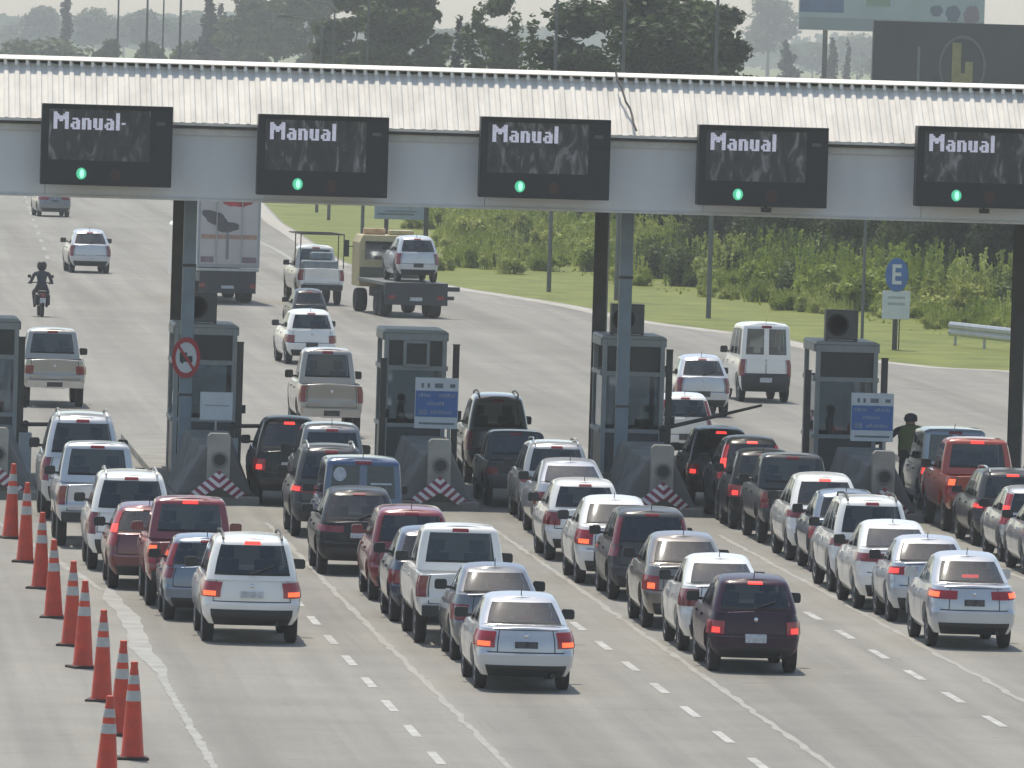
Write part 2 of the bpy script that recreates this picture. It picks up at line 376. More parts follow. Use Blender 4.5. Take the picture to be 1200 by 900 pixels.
        if kind in('hatch','suv','mpv'):
            m=MB(); a=GS(0,.15); b=GS(U25(.5),.34); m.tube([a+Vector((0,-.025,0)),b+Vector((0,-.025,0))],.012,6); m.tube([a+Vector((0,.0,0)),a+Vector((0,-.05,0))],.03,8); B.append(('wiper',m.mesh('wiper'),'black',None,None))
        if kind in('sedan','hatch','mpv','van'):
            m=MB(); p=Vector((0,yrt+.22,zr(yrt+.22)+.01)); m.tube([p,p+Vector((0,-.10,.12))],[.010,.006],6); B.append(('antenna',m.mesh('antenna'),'black',None,None))
        if kind=='suv' and k.get('rails',True):
            for sg in(-1,1):
                m=MB(); pts=[]
                for y in lin(yrt+.15,yft-.05,6): pts.append((sg*(k['hr']-.10),y,zr(y)+.055))
                pts=[(pts[0][0],pts[0][1]-.08,pts[0][2]-.06)]+pts+[(pts[-1][0],pts[-1][1]+.08,pts[-1][2]-.06)]
                m.tube(pts,.022,6); B.append(('roof_rail',m.mesh('roof_rail',40),'rail',None,None))
        m=MB(); m.tube([(.45,-ro+.10,k['zb']+.02),(.45,-ro+.0,k['zb']+.02)],.035,10); B.append(('exhaust',m.mesh('exhaust'),'black',None,None))
        tm,rm=wheel_meshes(k['r']); tr=k['hw']-.165
        for y in(0,wb):
            for sg in(-1,1):
                B.append(('wheel',tm,'tyre',None,((sg*tr,y,k['r']),0 if sg>0 else math.pi))); B.append(('rim',rm,'rim',len(B)-1,None))
        CARC[base]=B
    P=list(CARC[base])
    # lamps
    for sg in(-1,1):
        m=MB(); b=MB(); o=.016
        if lamp=='corner':
            us=[sg*U25(g) for g in(.66,.75,.84,.92,.97)]+[sg*.25,sg*side_u(.12),sg*side_u(.26)]; patch(m,S,us,lin(.60,.93,5),o)
            patch(b,S,us[1:5],lin(.63,.73,3),o+.006)
        elif lamp=='wide':
            us=[sg*U25(g) for g in(.42,.55,.7,.84,.94)]+[sg*.25,sg*side_u(.14),sg*side_u(.3)]; patch(m,S,us,lin(.74,.91,4),o)
            patch(b,S,us[3:6],lin(.77,.87,3),o+.006)
        elif lamp=='tall':
            us=[sg*U25(g) for g in(.84,.90,.95,.985)]+[sg*.25,sg*side_u(.10)]; patch(m,S,us,lin(.46,.97,6),o)
            patch(b,S,us[:4],lin(.74,.92,3),o+.006)
        elif lamp=='pillar':
            us=[sg*U25(g) for g in(.86,.91,.96)]+[sg*.25,sg*side_u(.08)]; patch(m,GS,us,lin(.02,.78,6),o); 
            us2=[sg*U25(g) for g in(.84,.90,.95)]+[sg*.25,sg*side_u(.1)]; patch(m,S,us2,lin(.72,1,4),o); patch(b,GS,us[:4],lin(.06,.32,3),o+.006)
        elif lamp=='block':
            us=[sg*U25(g) for g in(.70,.79,.87,.94)]+[sg*.25,sg*side_u(.14)]; patch(m,S,us,lin(.50,.80,5),o)
            patch(b,S,us[1:4],lin(.54,.66,3),o+.006)
        P.append(('tail_light',m.mesh('tail_light',40),'lens',None,None)); P.append(('lamp_bulb',b.mesh('lamp_bulb',40),'bulb',len(P)-1,None))
    m=MB()
    u=U25(.22)
    if kind=='sedan':
        p=GS(0,.30); m.box(-.16,.16,p.y+.10,p.y+.16,p.z-.02,p.z+.03)
    else: patch(m,GS,lin(-u,u,5),[.86,.90,.94] ,.012)
    P.append(('brake_light',m.mesh('brake_light',40),'hilight',None,None))
    for n,me,*_ in P:
        if len(me.materials)==0: me.materials.append(None)
    CARC[key]=P; return P
def car(kind,pnt,px,py,wpx,top,label,lamp='corner',lit=1,hi=1,yaw=0,glass_='car',mirror='black',sy=1.0,cat=None,group='vehicles queuing for the toll booths',name=None,at=None,dz=0,bumper='black',rail='black',scale=None):
    P=car_parts(kind,lamp); k=KIND[kind]
    if at is None: g=G(px,py)
    else: g=Vector(at)
    ppm=F/g.y
    if scale: s=scale
    else:
        sx=wpx/ppm/(2*k['hw']); tl=(g.y+2.2+ (1.2 if kind=='pickup' else 0))
        zt=PY(px,top,g.y+(1.6 if kind!='pickup' else 3.0)).z
        s=(sx,sx*sy,zt/(k['H']+.01))
    names={'hatch':'hatchback','mpv':'family_car','suv':'suv','sedan':'sedan','pickup':'pickup_truck','van':'van'}
    root=empty(name or names[k.get('base',kind)],g,R(yaw)); root.scale=s
    tag(root,label,cat or {'pickup':'pickup truck','van':'van'}.get(kind,'car'),group)
    M={'paint':PAINT[pnt],'glass':{'car':GLASS,'tint':TINT,'blue':BGLASS}[glass_],'dark':DARK,'seat':SEAT,'black':BLK,'gap':GAP,'plate':PLATED if (px*7+py*3)%5<3 and pnt not in('purple','black','red') else PLATE,'chrome':CHROME,
       'mirror':PAINT[pnt] if mirror=='body' else BLK,'headl':HEADL,'tyre':TYRE,'rim':RIM,'lens':LENS if lit else LENSD,'bulb':(LIT if lit==1 else AMB) if lit else LENSD,'hilight':LIT if hi else LENSD,
       'bumper':BLK if bumper=='black' else CHROME,'rail':BLK if rail=='black' else CHROME}
    made=[]
    for n,me,mk,par,loc in P:
        o=bpy.data.objects.new(n,me); COL.objects.link(o); made.append(o)
        o.parent=root if par is None else made[par]
        o.material_slots[0].link='OBJECT'; o.material_slots[0].material=M[mk]
        if loc:
            o.location=loc[0]; o.rotation_euler=(0,0,loc[1]); o.scale=(1,s[2]/s[1],1)
    ROOTS.append(root)
    CARLOG.append((label,g.x,g.y,s,(k['wb']+k['fo']+k['ro'])*s[1],k['ro']*s[1],2*k['hw']*s[0],lit))
    return root
CARLOG=[]; ROOTS=[]
# ------------------------------------------------------------------ vehicles (kind, paint, photo column, photo row of the rear tyres, width, roof row)
# lane left of the first island
car('suv','white',291,752,120,620,'white SUV with lit brake lights, nearest car beside the line of orange cones','corner',2,1,mirror='black',sy=.95)
car('hatch','blue_grey',240,727,106,621,'blue-grey hatchback half hidden behind the nearest white SUV','pillar',0,0,sy=.95)
car('pickup','red',222,710,112,576,'dark red pickup truck with red brake lights, behind a blue-grey hatchback','tall',2,1,sy=.82,mirror='body')
car('hatch2','dark_red',173,690,102,585,'pinkish dark red hatchback squeezed left of the dark red pickup','pillar',1,0,sy=.85)
car('suv','white',150,668,104,547,'white SUV with roof rails between the silver pickup and the dark red hatchback','tall',0,0,rail='chrome',sy=.92,bumper='chrome')
car('pickup','silver',113,640,102,513,'silver pickup truck at the left beside the farthest cones','tall',0,0,sy=.78)
car('suv','silver',93,609,98,480,'tall silver SUV with black mirrors entering the leftmost lane between booths','tall',0,0,sy=.95,rail='chrome')
# lane between the first and second island
car('suv2','black',418,673,102,567,'black SUV with pale roof in front of the blue van','wide',0,0,rail='chrome',sy=.92)
bv=car('van','blue',421,652,100,531,'blue van with dark blue film over its rear windows and a round white emblem','tall',0,0,glass_='blue',name='van')
car('suv','dark_grey',384,629,94,517,'dark grey SUV with silver rails and a bright red lamp, left of the blue van','wide',1,0,rail='chrome',sy=.9)
car('mpv','grey',385,608,88,492,'grey family car with dark rear glass, in front of the silver pickup past the booths','tall',0,0,glass_='tint',sy=.92)
car('suv2','black',336,592,86,485,'black SUV under the barrier arm right of the no-trucks sign','block',1,1,rail='black',sy=.92)
# queue running down between second lane and third
car('mpv','red',478,704,102,588,'red family car with tall pillar lamps, behind the dark hatchback and white pickup','pillar',0,0,mirror='body',sy=.92)
car('hatch2','navy',503,729,102,613,'dark navy hatchback tucked left of the white pickup','block',0,0,sy=.92)
car('pickup','white',540,754,120,608,'white pickup truck with dark tailgate top, second row of the middle queue','tall',0,0,sy=.74,bumper='black')
car('sedan2','grey',579,774,112,656,'grey sedan with sun glinting on its rear window, just ahead of the nearest silver sedan','block',0,0,sy=.84)
car('sedan','silver',610,807,120,690,'silver sedan nearest the camera with orange-lit corner lamps','corner',2,0,mirror='black')
# third lane
car('suv','green_black',580,566,80,458,'tall greenish black off-roader between second and third booth','tall',0,0,bumper='chrome',rail='black')
car('pickup','dark_grey',606,593,86,500,'dark grey pickup truck right behind the greenish black off-roader','block',0,0,sy=.75)
car('suv','pale_grey',648,611,88,513,'pale grey SUV with red lamp heading the third lane queue','wide',0,0,rail='chrome',sy=.88)
car('sedan2','silver',668,630,94,535,'silver sedan with rounded shiny roof behind the pale grey SUV','block',0,0,sy=.80)
car('hatch','white',682,657,96,557,'white hatchback with dark red lamps and white tailgate in third lane','corner',0,0,sy=.95)
car('sedan','white',719,684,100,578,'white sedan with orange-lit corner lamps beside the striped barrier of the third island','corner',2,0,sy=.86)
car('mpv','dark_grey',759,703,102,590,'dark grey family car with tall rear glass behind the white sedan','pillar',0,0,sy=.93,glass_='tint')
car('sedan','brown_grey',800,736,106,620,'brownish silver sedan with a strong sun flash on its rear window','block',2,0,sy=.86)
car('sedan2','white',843,763,108,646,'white sedan directly behind the dark purple hatchback','corner',0,0,sy=.82)
car('hatch','purple',880,787,112,668,'dark purple hatchback with glowing block lamps and a pale licence plate','block',1,1,mirror='black')
# fourth lane
car('suv2','black',842,592,84,497,'black SUV with bright red lamps right beside the third island pillar','block',1,1,rail='black',sy=.9)
car('suv2','black',878,610,86,508,'black crossover with high brake light glowing, left of the dark grey pickup','pillar',1,1,sy=.85,glass_='tint')
car('hatch2','black',893,620,86,523,'black hatchback with sky-reflecting rear glass, nose at the black crossover','block',1,0,sy=.85)
car('pickup','dark_grey',931,637,96,527,'dark grey pickup truck with black handle on its tailgate, fourth lane','tall',0,0,sy=.74)
car('suv2','white',963,657,94,551,'white SUV with orange high brake light left of the fourth island','wide',0,1,sy=.9,rail='chrome')
car('hatch2','blue_grey',990,671,92,570,'blue-grey hatchback with small red lamp, wedged between two white SUVs','block',1,0,sy=.88)
car('suv','white',1016,694,100,577,'white SUV with dark bumper and wide dark red lamps in the fourth lane','wide',0,0,sy=.90,rail='black')
car('sedan2','white',1047,714,104,607,'white sedan with wide dark red lamps behind the white SUV','wide',0,0,sy=.82)
car('sedan2','silver',1087,729,106,624,'silver sedan with sun flash just ahead of the nearest right hand sedan','wide',1,0,sy=.80)
car('sedan','silver',1133,758,106,643,'pale silver sedan with wide lit lamps, nearest car of the right hand queue','wide',2,1,mirror='body')
# fifth lane
car('van','pale_blue_grey',1114,598,84,498,'blue-grey van beside the standing attendant','tall',1,0,name='van',glass_='tint')
car('pickup','orange',1148,623,98,509,'reddish orange pickup truck with lit lamps right of the attendant','tall',2,1,sy=.8)
car('suv','dark_grey',1181,640,94,546,'dark grey SUV with silver rails behind the orange-red pickup','wide',1,1,rail='chrome',sy=.9)
car('hatch','pale_grey',1213,659,94,566,'pale grey hatchback half cut off at the right edge of the photo','pillar',1,0,sy=.92)
car('sedan','silver',1242,674,98,580,'silver car of which only the left side shows at the right edge','wide',0,0,sy=.85)
# past the booths
AW='vehicles driving away past the booths'
car('pickup','beige',61,476,76,382,'beige pickup truck with chrome bumper driving off beyond the leftmost booth','block',0,0,group=AW,sy=.9,bumper='chrome',yaw=1)
car('pickup','beige',384,514,78,405,'silvery beige pickup truck driving off between the first and second booth','tall',0,0,group=AW,sy=.9,bumper='chrome',yaw=1)
car('hatch2','dark_grey',361,391,44,337,'small dark car with pale roof edge hidden behind the white hatchback','block',0,0,group=AW,yaw=4,sy=.85,glass_='tint')
wcar=car('hatch','white',362,427,62,361,'white hatchback driving off right behind a small dark car','block',0,0,group=AW,yaw=4)
car('hatch2','silver',821,488,66,414,'silver family car right of the third booth driving off','tall',0,0,group=AW,yaw=2)
car('hatch','white',800,540,70,458,'white hatchback leaving the third booth half hidden by the lane post','pillar',0,0,group=AW,yaw=0)
car('van','white',893,471,64,376,'white van with two rear windows driving off near the grass','tall',0,0,group=AW,yaw=3,sy=1.05)
car('hatch2','silver',104,320,50,268,'silver family car with glinting rear window far down the road','tall',0,0,group=AW,yaw=3)
car('sedan','grey',62,254,40,216,'grey sedan farthest down the road under the first lane sign','wide',0,0,group=AW,yaw=4)
car('suv','black',20,224,38,182,'black car at the far left whose bumper shows under the canopy','block',0,0,group=AW,yaw=4)

m=MB(); _,_,GSv,_,_,_=make_shape('van'); q=GSv(-U25(.62),.62)
m.lathe([(.13,-.012),(.13,-.03),(.09,-.03),(.09,-.022),(.001,-.022)],'y',24,(q.x,q.y,q.z)); m.build('emblem',mat('pale_emblem',(.42,.48,.56),.5,var=.3,scale=9),bv)
m=MB(); q=GSv(U25(.45),.40); m.box(q.x-.20,q.x+.22,q.y-.03,q.y-.02,q.z,q.z+.035); m.build('lettering',mat('pale_emblem',(.4,.4,.5)),bv)
# lengthen the queue's vehicles to their natural size where the gap ahead allows it
for root,c in zip(ROOTS,CARLOG):
    nat=c[3][0]*1.02; best=nat
    for r2,c2 in zip(ROOTS,CARLOG):
        if r2 is root or c2[2]<=c[2] or abs(c2[1]-c[1])>1.7: continue
        room=(c2[2]-c2[5])-.7-c[2]
        best=min(best,room/((c[4]-c[5])/c[3][1]))
    best=max(best,c[3][1]*.96); root.scale[1]=best
    for ch in root.children:
        if ch.name.startswith('wheel'): ch.scale[1]=c[3][2]/best
# ------------------------------------------------------------------ shared materials of the place
def roadmat():
    m,t,N,L,b=nt('road_concrete'); b.inputs['Roughness'].default_value=.82; b.inputs['Specular IOR Level'].default_value=.3
    tc=N.new('ShaderNodeTexCoord')
    def noise(scale,vec=None,det=6,rough=.6):
        n=N.new('ShaderNodeTexNoise'); n.inputs['Scale'].default_value=scale; n.inputs['Detail'].default_value=det; n.inputs['Roughness'].default_value=rough
        L.new(vec or tc.outputs['Object'],n.inputs['Vector']); return n.outputs['Fac']
    def ramp(f,a,b_,ca,cb):
        r=N.new('ShaderNodeValToRGB'); r.color_ramp.elements[0].position=a; r.color_ramp.elements[1].position=b_
        r.color_ramp.elements[0].color=(*ca,1); r.color_ramp.elements[1].color=(*cb,1); L.new(f,r.inputs['Fac']); return r.outputs['Color']
    def mul(a,b_,f=1):
        x=N.new('ShaderNodeMix'); x.data_type='RGBA'; x.blend_type='MULTIPLY'; x.inputs['Factor'].default_value=f
        L.new(a,x.inputs['A']); L.new(b_,x.inputs['B']); return x.outputs['Result']
    mp=N.new('ShaderNodeMapping'); mp.inputs['Scale'].default_value=(1.3,.02,1); L.new(tc.outputs['Object'],mp.inputs['Vector'])
    base=ramp(noise(.05),.35,.65,(.208,.202,.183),(.260,.252,.229))
    streak=ramp(noise(1.0,mp.outputs['Vector'],5),.38,.62,(.84,.84,.85),(1.03,1.03,1.02))
    blot=ramp(noise(.45,None,8,.7),.35,.6,(.90,.90,.90),(1.02,1.02,1.02))
    grit=ramp(noise(14,None,4,.7),.3,.7,(.86,.86,.86),(1.08,1.08,1.08))
    vo=N.new('ShaderNodeTexNoise'); vo.inputs['Scale'].default_value=.9; vo.inputs['Detail'].default_value=3; L.new(tc.outputs['Object'],vo.inputs['Vector'])
    oil=ramp(vo.outputs['Fac'],.66,.74,(1,1,1),(.80,.79,.78))
    sx=N.new('ShaderNodeSeparateXYZ'); L.new(tc.outputs['Object'],sx.inputs[0])
    def mth(op,a,b_=None,c_=None):
        n=N.new('ShaderNodeMath'); n.operation=op
        for i,q in enumerate((a,b_,c_)):
            if q is None: continue
            if isinstance(q,(int,float)): n.inputs[i].default_value=q
            else: L.new(q,n.inputs[i])
        return n.outputs[0]
    wob=mth('MULTIPLY',noise(.12),.5)
    fx=mth('ABSOLUTE',mth('SUBTRACT',mth('FRACT',mth('ADD',mth('DIVIDE',mth('ADD',sx.outputs['X'],wob),4.95),-1.12)),.5))   # 0 at lane centre
    band=ramp(fx,.03,.20,(.865,.86,.85),(1,1,1))
    ends=ramp(mth('FRACT',mth('DIVIDE',sx.outputs['Y'],6.1)),.0,.022,(.86,.86,.85),(1,1,1))
    mp2=N.new('ShaderNodeMapping'); mp2.inputs['Scale'].default_value=(3.2,.05,1); L.new(tc.outputs['Object'],mp2.inputs['Vector'])
    skid=ramp(noise(1.0,mp2.outputs['Vector'],3),.64,.72,(1,1,1),(.90,.90,.90))
    drip=ramp(noise(2.6,None,2),.70,.76,(1,1,1),(.80,.79,.78))
    c=mul(mul(mul(mul(mul(mul(mul(mul(base,streak),blot),grit),oil),band),ends),skid),drip); L.new(c,b.inputs['Base Color']); return m
ROAD=roadmat()
LINE=mat('road_paint_white',(.37,.37,.355),.7,var=.3,scale=2.2)
LINEW=mat('worn_road_paint',(.285,.285,.27),.8,var=.2,scale=1.5)
SEAM=mat('seam_filler',(.285,.278,.255),.8,var=.15,scale=1.5)
CONC=mat('concrete_kerb',(.36,.35,.31),.85,var=.25,scale=1.8,bump=.3)
CONCD=mat('concrete_barrier',(.20,.205,.20),.85,var=.25,scale=1.5,bump=.3)
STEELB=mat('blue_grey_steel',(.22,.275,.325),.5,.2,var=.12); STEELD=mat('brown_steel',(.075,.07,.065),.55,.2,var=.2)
ALU=mat('booth_aluminium',(.36,.39,.41),.5,.1,var=.12); 
def streaky(name,c,dark,rough,sx,sz):
    m,t,N,L,b=nt(name); tc=N.new('ShaderNodeTexCoord'); mp=N.new('ShaderNodeMapping'); mp.inputs['Scale'].default_value=(sx,1,sz); L.new(tc.outputs['Object'],mp.inputs[0])
    n=N.new('ShaderNodeTexNoise'); n.inputs['Scale'].default_value=1; n.inputs['Detail'].default_value=7; n.inputs['Roughness'].default_value=.65; L.new(mp.outputs[0],n.inputs[0])
    r=N.new('ShaderNodeValToRGB'); e=r.color_ramp.elements; e[0].position=.34; e[0].color=(*[q*dark for q in c],1); e[1].position=.62; e[1].color=(*c,1); L.new(n.outputs['Fac'],r.inputs[0]); L.new(r.outputs[0],b.inputs['Base Color'])
    b.inputs['Roughness'].default_value=rough; b.inputs['Specular IOR Level'].default_value=.3; MATS[name]=m; return m
ROOFS=streaky('weathered_roof_sheet',(.76,.725,.66),.80,.75,2.2,.35)
PANEL=streaky('weathered_fascia',(.70,.715,.72),.92,.5,1.1,.25)
ROOFM=mat('white_roof_sheet',(.84,.81,.75),.75,.0,var=.07,scale=1.3,spec=.25); ROOFE=mat('roof_flashing',(.62,.61,.58),.5,var=.15)
BGL=glass('booth_glass',(.50,.56,.60),.8); WHITEP=mat('white_sign_face',(.60,.63,.66),.4,var=.08); BLUEP=mat('blue_sign_face',(.045,.14,.40),.4,var=.15)
GALV=mat('galvanised_steel',(.42,.44,.45),.4,.6,var=.15); ORANGE=mat('cone_orange',(.62,.055,.02),.5,var=.15,scale=5,dirt=(.42,.05,.025)); REFL=mat('cone_reflective_band',(.43,.43,.42),.4,var=.2,scale=6)
SIGNB=mat('sign_black',(.016,.017,.020),.5); REDP=mat('red_paint',(.40,.02,.03),.45)
# ------------------------------------------------------------------ ground and road
gm=leafmat('grass_ground',(.135,.175,.020),(.285,.315,.06),.30)
gd=MB(); 
gd.add([(-4000,-200,0),(4000,-200,0),(4000,6000,0),(-4000,6000,0)],[(0,1,2,3)])
tag(gd.build('ground',gm),kind='structure')
edge=[(306,233),(330,259),(350,272),(405,307),(436,313),(480,325),(521,333),(560,340),(600,346),(680,359),(760,376),(850,388),(920,397),(1013,419),(1102,430),(1175,434),(1260,440)]
ep=[G(*e) for e in edge]
rd=MB(); pts=[Vector((-60,-190,.004)),Vector((60,-190,.004)),Vector((60,ep[-1].y-14,.004))]
# smooth polyline for the verge edge
def smooth(ps,n=6):
    out=[]
    for i in range(len(ps)-1):
        p0=ps[max(i-1,0)];p1=ps[i];p2=ps[i+1];p3=ps[min(i+2,len(ps)-1)]
        for j in range(n):
            t=j/n; out.append(.5*((2*p1)+(p2-p0)*t+(2*p0-5*p1+4*p2-p3)*t*t+(3*p1-p0-3*p2+p3)*t**3))
    return out+[ps[-1]]
es=smooth([Vector((p.x,p.y,0)) for p in ep[::-1]])
far=[Vector((36,680,0)),Vector((42,900,0)),Vector((40,1500,0))]
right=es+far
rdv=[Vector((60,-190,.004)),Vector((60,250,.004))]+[Vector((p.x,p.y,.004)) for p in right]
lx=lambda y: -60 if y<700 else -60+(y-700)*.06
vs=[];
for p in rdv: vs+=[p,Vector((lx(p.y),p.y,.004))]
rd.add(vs,[(2*i,2*i+1,2*i+3,2*i+2) for i in range(len(rdv)-1)])
tag(rd.build('road',ROAD),kind='structure')
# pale dusty shoulder along the grass
def strip(mb,ps,w0,w1,z):
    vs=[]
    for i,p in enumerate(ps):
        d=(ps[min(i+1,len(ps)-1)]-ps[max(i-1,0)]).normalized(); n=Vector((-d.y,d.x,0))
        a=p+n*w0; b=p+n*w1; vs+=[(a.x,a.y,z),(b.x,b.y,z)]
    mb.add(vs,[(2*i,2*i+1,2*i+3,2*i+2) for i in range(len(ps)-1)])
sh=MB(); strip(sh,es,.15,1.0,.008); tag(sh.build('road_shoulder',mat('dusty_shoulder',(.36,.345,.31),.9,var=.3,scale=1.2)),kind='structure')
# painted markings: one sheet of dashes per lane line, edge lines, worn strips
mk=MB()
for X,y0 in((10.35,140.0),(15.29,140.3),(20.23,139.8)):
    y=y0-16
    while y<188: mk.add([(X-.075,y,.009),(X+.075,y,.009),(X+.075,y+2.4,.009),(X-.075,y+2.4,.009)],[(0,1,2,3)]); y+=5.35
tag(mk.build('lane_dashes',LINE),kind='structure')
def worn(mb,x,y0,y1,w,z,n=90):
    vs=[]; p=[random.random()*6 for _ in range(6)]
    for i in range(n+1):
        t=i/n; y=y0+(y1-y0)*t; tp=min(1,(1-abs(2*t-1))*2.2+.28)
        f=lambda k: .5*math.sin(y*.9+p[k])+.3*math.sin(y*2.3+p[k+1])+.2*random.uniform(-1,1)
        a=w*tp*.5*(1+.28*f(0)); b=w*tp*.5*(1+.28*f(2)); c=x+.05*math.sin(y*.45+p[4])
        vs+=[(c-a,y,z),(c+b,y,z)]
    mb.add(vs,[(2*i,2*i+1,2*i+3,2*i+2) for i in range(n)])
def rough(mb,x0,y0,x1,y1,w,z,n=60,jit=.25,wob=.05):
    vs=[]
    for i in range(n+1):
        t=i/n; x=x0+(x1-x0)*t+random.gauss(0,wob); y=y0+(y1-y0)*t; a=w*(1-jit+jit*2*random.random())/2
        vs+=[(x-a,y,z),(x+a,y,z)]
    mb.add(vs,[(2*i,2*i+1,2*i+3,2*i+2) for i in range(n)])
wl=MB(); rough(wl,6.86,138,6.86,158,.14,.009,90,.3,.012); worn(wl,6.86,157.2,182,.36,.010); rough(wl,6.7,181,4.6,215,.14,.009,40,.3,.02)
tag(wl.build('worn_edge_line',LINEW),kind='structure')
sm=MB()
for X in(11.36,16.4,21.4,26.3): rough(sm,X,125,X-.1,207,.12,.008,120,.35,.02)
tag(sm.build('seam_lines',SEAM),kind='structure')
el=MB(); pa=[G(*p) for p in((300,282),(320,291),(340,303),(356,313))]; strip(el,smooth([Vector((p.x,p.y,0)) for p in pa]),-.1,.12,.010)
pb=[G(*p) for p in((404,318),(450,334),(500,344),(560,352),(640,364))]; strip(el,smooth([Vector((p.x,p.y,0)) for p in pb]),-.07,.08,.010)
pc=[G(*p) for p in((1040,452),(1120,458),(1230,462))]; strip(el,[Vector((p.x,p.y,0)) for p in pc],-.1,.1,.010)
y=430
while y<640:
    el.add([(13.0+(y-430)*.02-.09,y,.010),(13.0+(y-430)*.02+.09,y,.010),(13.0+(y-424)*.02+.09,y+6,.010),(13.0+(y-424)*.02-.09,y+6,.010)],[(0,1,2,3)]); y+=16
tag(el.build('edge_lines',LINEW),kind='structure')
# ------------------------------------------------------------------ toll islands
IX=[5.45,10.53,15.60,20.74,25.86,30.98]
for i,x in enumerate(IX):
    k=MB(); k.box(x-1.05,x+.95,214.4,246,-.02,.20); tag(k.build('island_kerb',mat('island_paving',(.22,.215,.195),.9,var=.25,scale=.8),bevel=.03),kind='structure')
stripe=None
def stripemat():
    m,t,N,L,b=nt('hazard_stripes'); tc=N.new('ShaderNodeTexCoord'); sp=N.new('ShaderNodeSeparateXYZ'); L.new(tc.outputs['Object'],sp.inputs[0])
    ab=N.new('ShaderNodeMath'); ab.operation='ABSOLUTE'; L.new(sp.outputs['X'],ab.inputs[0])
    a=N.new('ShaderNodeMath'); a.operation='MULTIPLY_ADD'; a.inputs[1].default_value=1.3; L.new(sp.outputs['Z'],a.inputs[0]); 
    sb=N.new('ShaderNodeMath'); sb.operation='MULTIPLY'; sb.inputs[1].default_value=-1.0; L.new(ab.outputs[0],sb.inputs[0]); L.new(sb.outputs[0],a.inputs[2])
    ml=N.new('ShaderNodeMath'); ml.operation='MULTIPLY'; ml.inputs[1].default_value=3.9; L.new(a.outputs[0],ml.inputs[0])
    fr=N.new('ShaderNodeMath'); fr.operation='FRACT'; L.new(ml.outputs[0],fr.inputs[0])
    gt=N.new('ShaderNodeMath'); gt.operation='GREATER_THAN'; gt.inputs[1].default_value=.5; L.new(fr.outputs[0],gt.inputs[0])
    mx=N.new('ShaderNodeMix'); mx.data_type='RGBA'; mx.inputs['A'].default_value=(.62,.60,.58,1); mx.inputs['B'].default_value=(.22,.02,.05,1); L.new(gt.outputs[0],mx.inputs['Factor'])
    L.new(mx.outputs['Result'],b.inputs['Base Color']); b.inputs['Roughness'].default_value=.5; return m
HAZ=stripemat()
ORD=['left edge of the photo','first','second','third','fourth','right edge of the photo']
NEAR=['cut by the left edge of the photo','beside the no-trucks sign','below the blue board of the second booth','beside the pale blue-grey column of the third booth','below the blue board next to the attendant','cut by the right edge of the photo']
for i,x in enumerate(IX):
    if i==5: continue
    b=empty('crash_block',(x,214.6,0)); tag(b,'grey concrete crash block, '+NEAR[i],'crash block','concrete crash blocks at the island noses')
    m=MB(); vs=[]
    for y,zt_,w0,w1,t0,t1 in((.35,1.28,-.95,.82,-.34,.28),(4.2,1.52,-1.0,.90,-.62,.42)):
        vs+=[(w0,y,.2),(w1,y,.2),(t1,y,zt_),(t0,y,zt_)]
    m.add(vs,[(0,1,2,3),(7,6,5,4),(0,4,5,1),(1,5,6,2),(2,6,7,3),(3,7,4,0)]); m.build('barrier_wedge',CONCD,b,bevel=.04)
    m=MB(); m.prism([(-.26,.2),(.26,.2),(.26,1.56),(.20,1.63),(-.20,1.63),(-.26,1.56)],0,.42); p=m.build('pillar',CONC,b,bevel=.02)
    m=MB(); m.lathe([(.15,.0),(.19,-.015),(.19,-.03),(.14,-.03),(.13,-.005)],'y',24,(0.02,0,1.02)); m.build('hole_ring',CONCD,p)
    m=MB(); m.lathe([(.135,-.006),(.13,-.012),(.001,-.012)],'y',24,(0.02,0,1.02)); m.build('hole_disc',BLK,p)  # plain black disc filling the pillar's round hole
    n=MB(); 
    for sx in(-1,1):
        q=[(sx*.02,-.62,.66),(sx*.66,-.18,.08),(sx*.66,-.18,.40),(sx*.02,-.62,.98)]
        q=[(sx*.0,-.50,.42),(sx*.64,-.10,.02),(sx*.64,-.02,.24),(sx*.0,-.30,.80)]
        q2=[(a,bb+.06,c) for a,bb,c in q]
        n.add(q+q2,[(0,1,2,3),(4,7,6,5),(0,4,5,1),(1,5,6,2),(2,6,7,3),(3,7,4,0)])
    n.build('hazard_panel',HAZ,b)
    n=MB(); n.prism([(-.60,.0),(.60,.0),(0,.52)],-.12,.3); n.build('nose_base',CONCD,b)
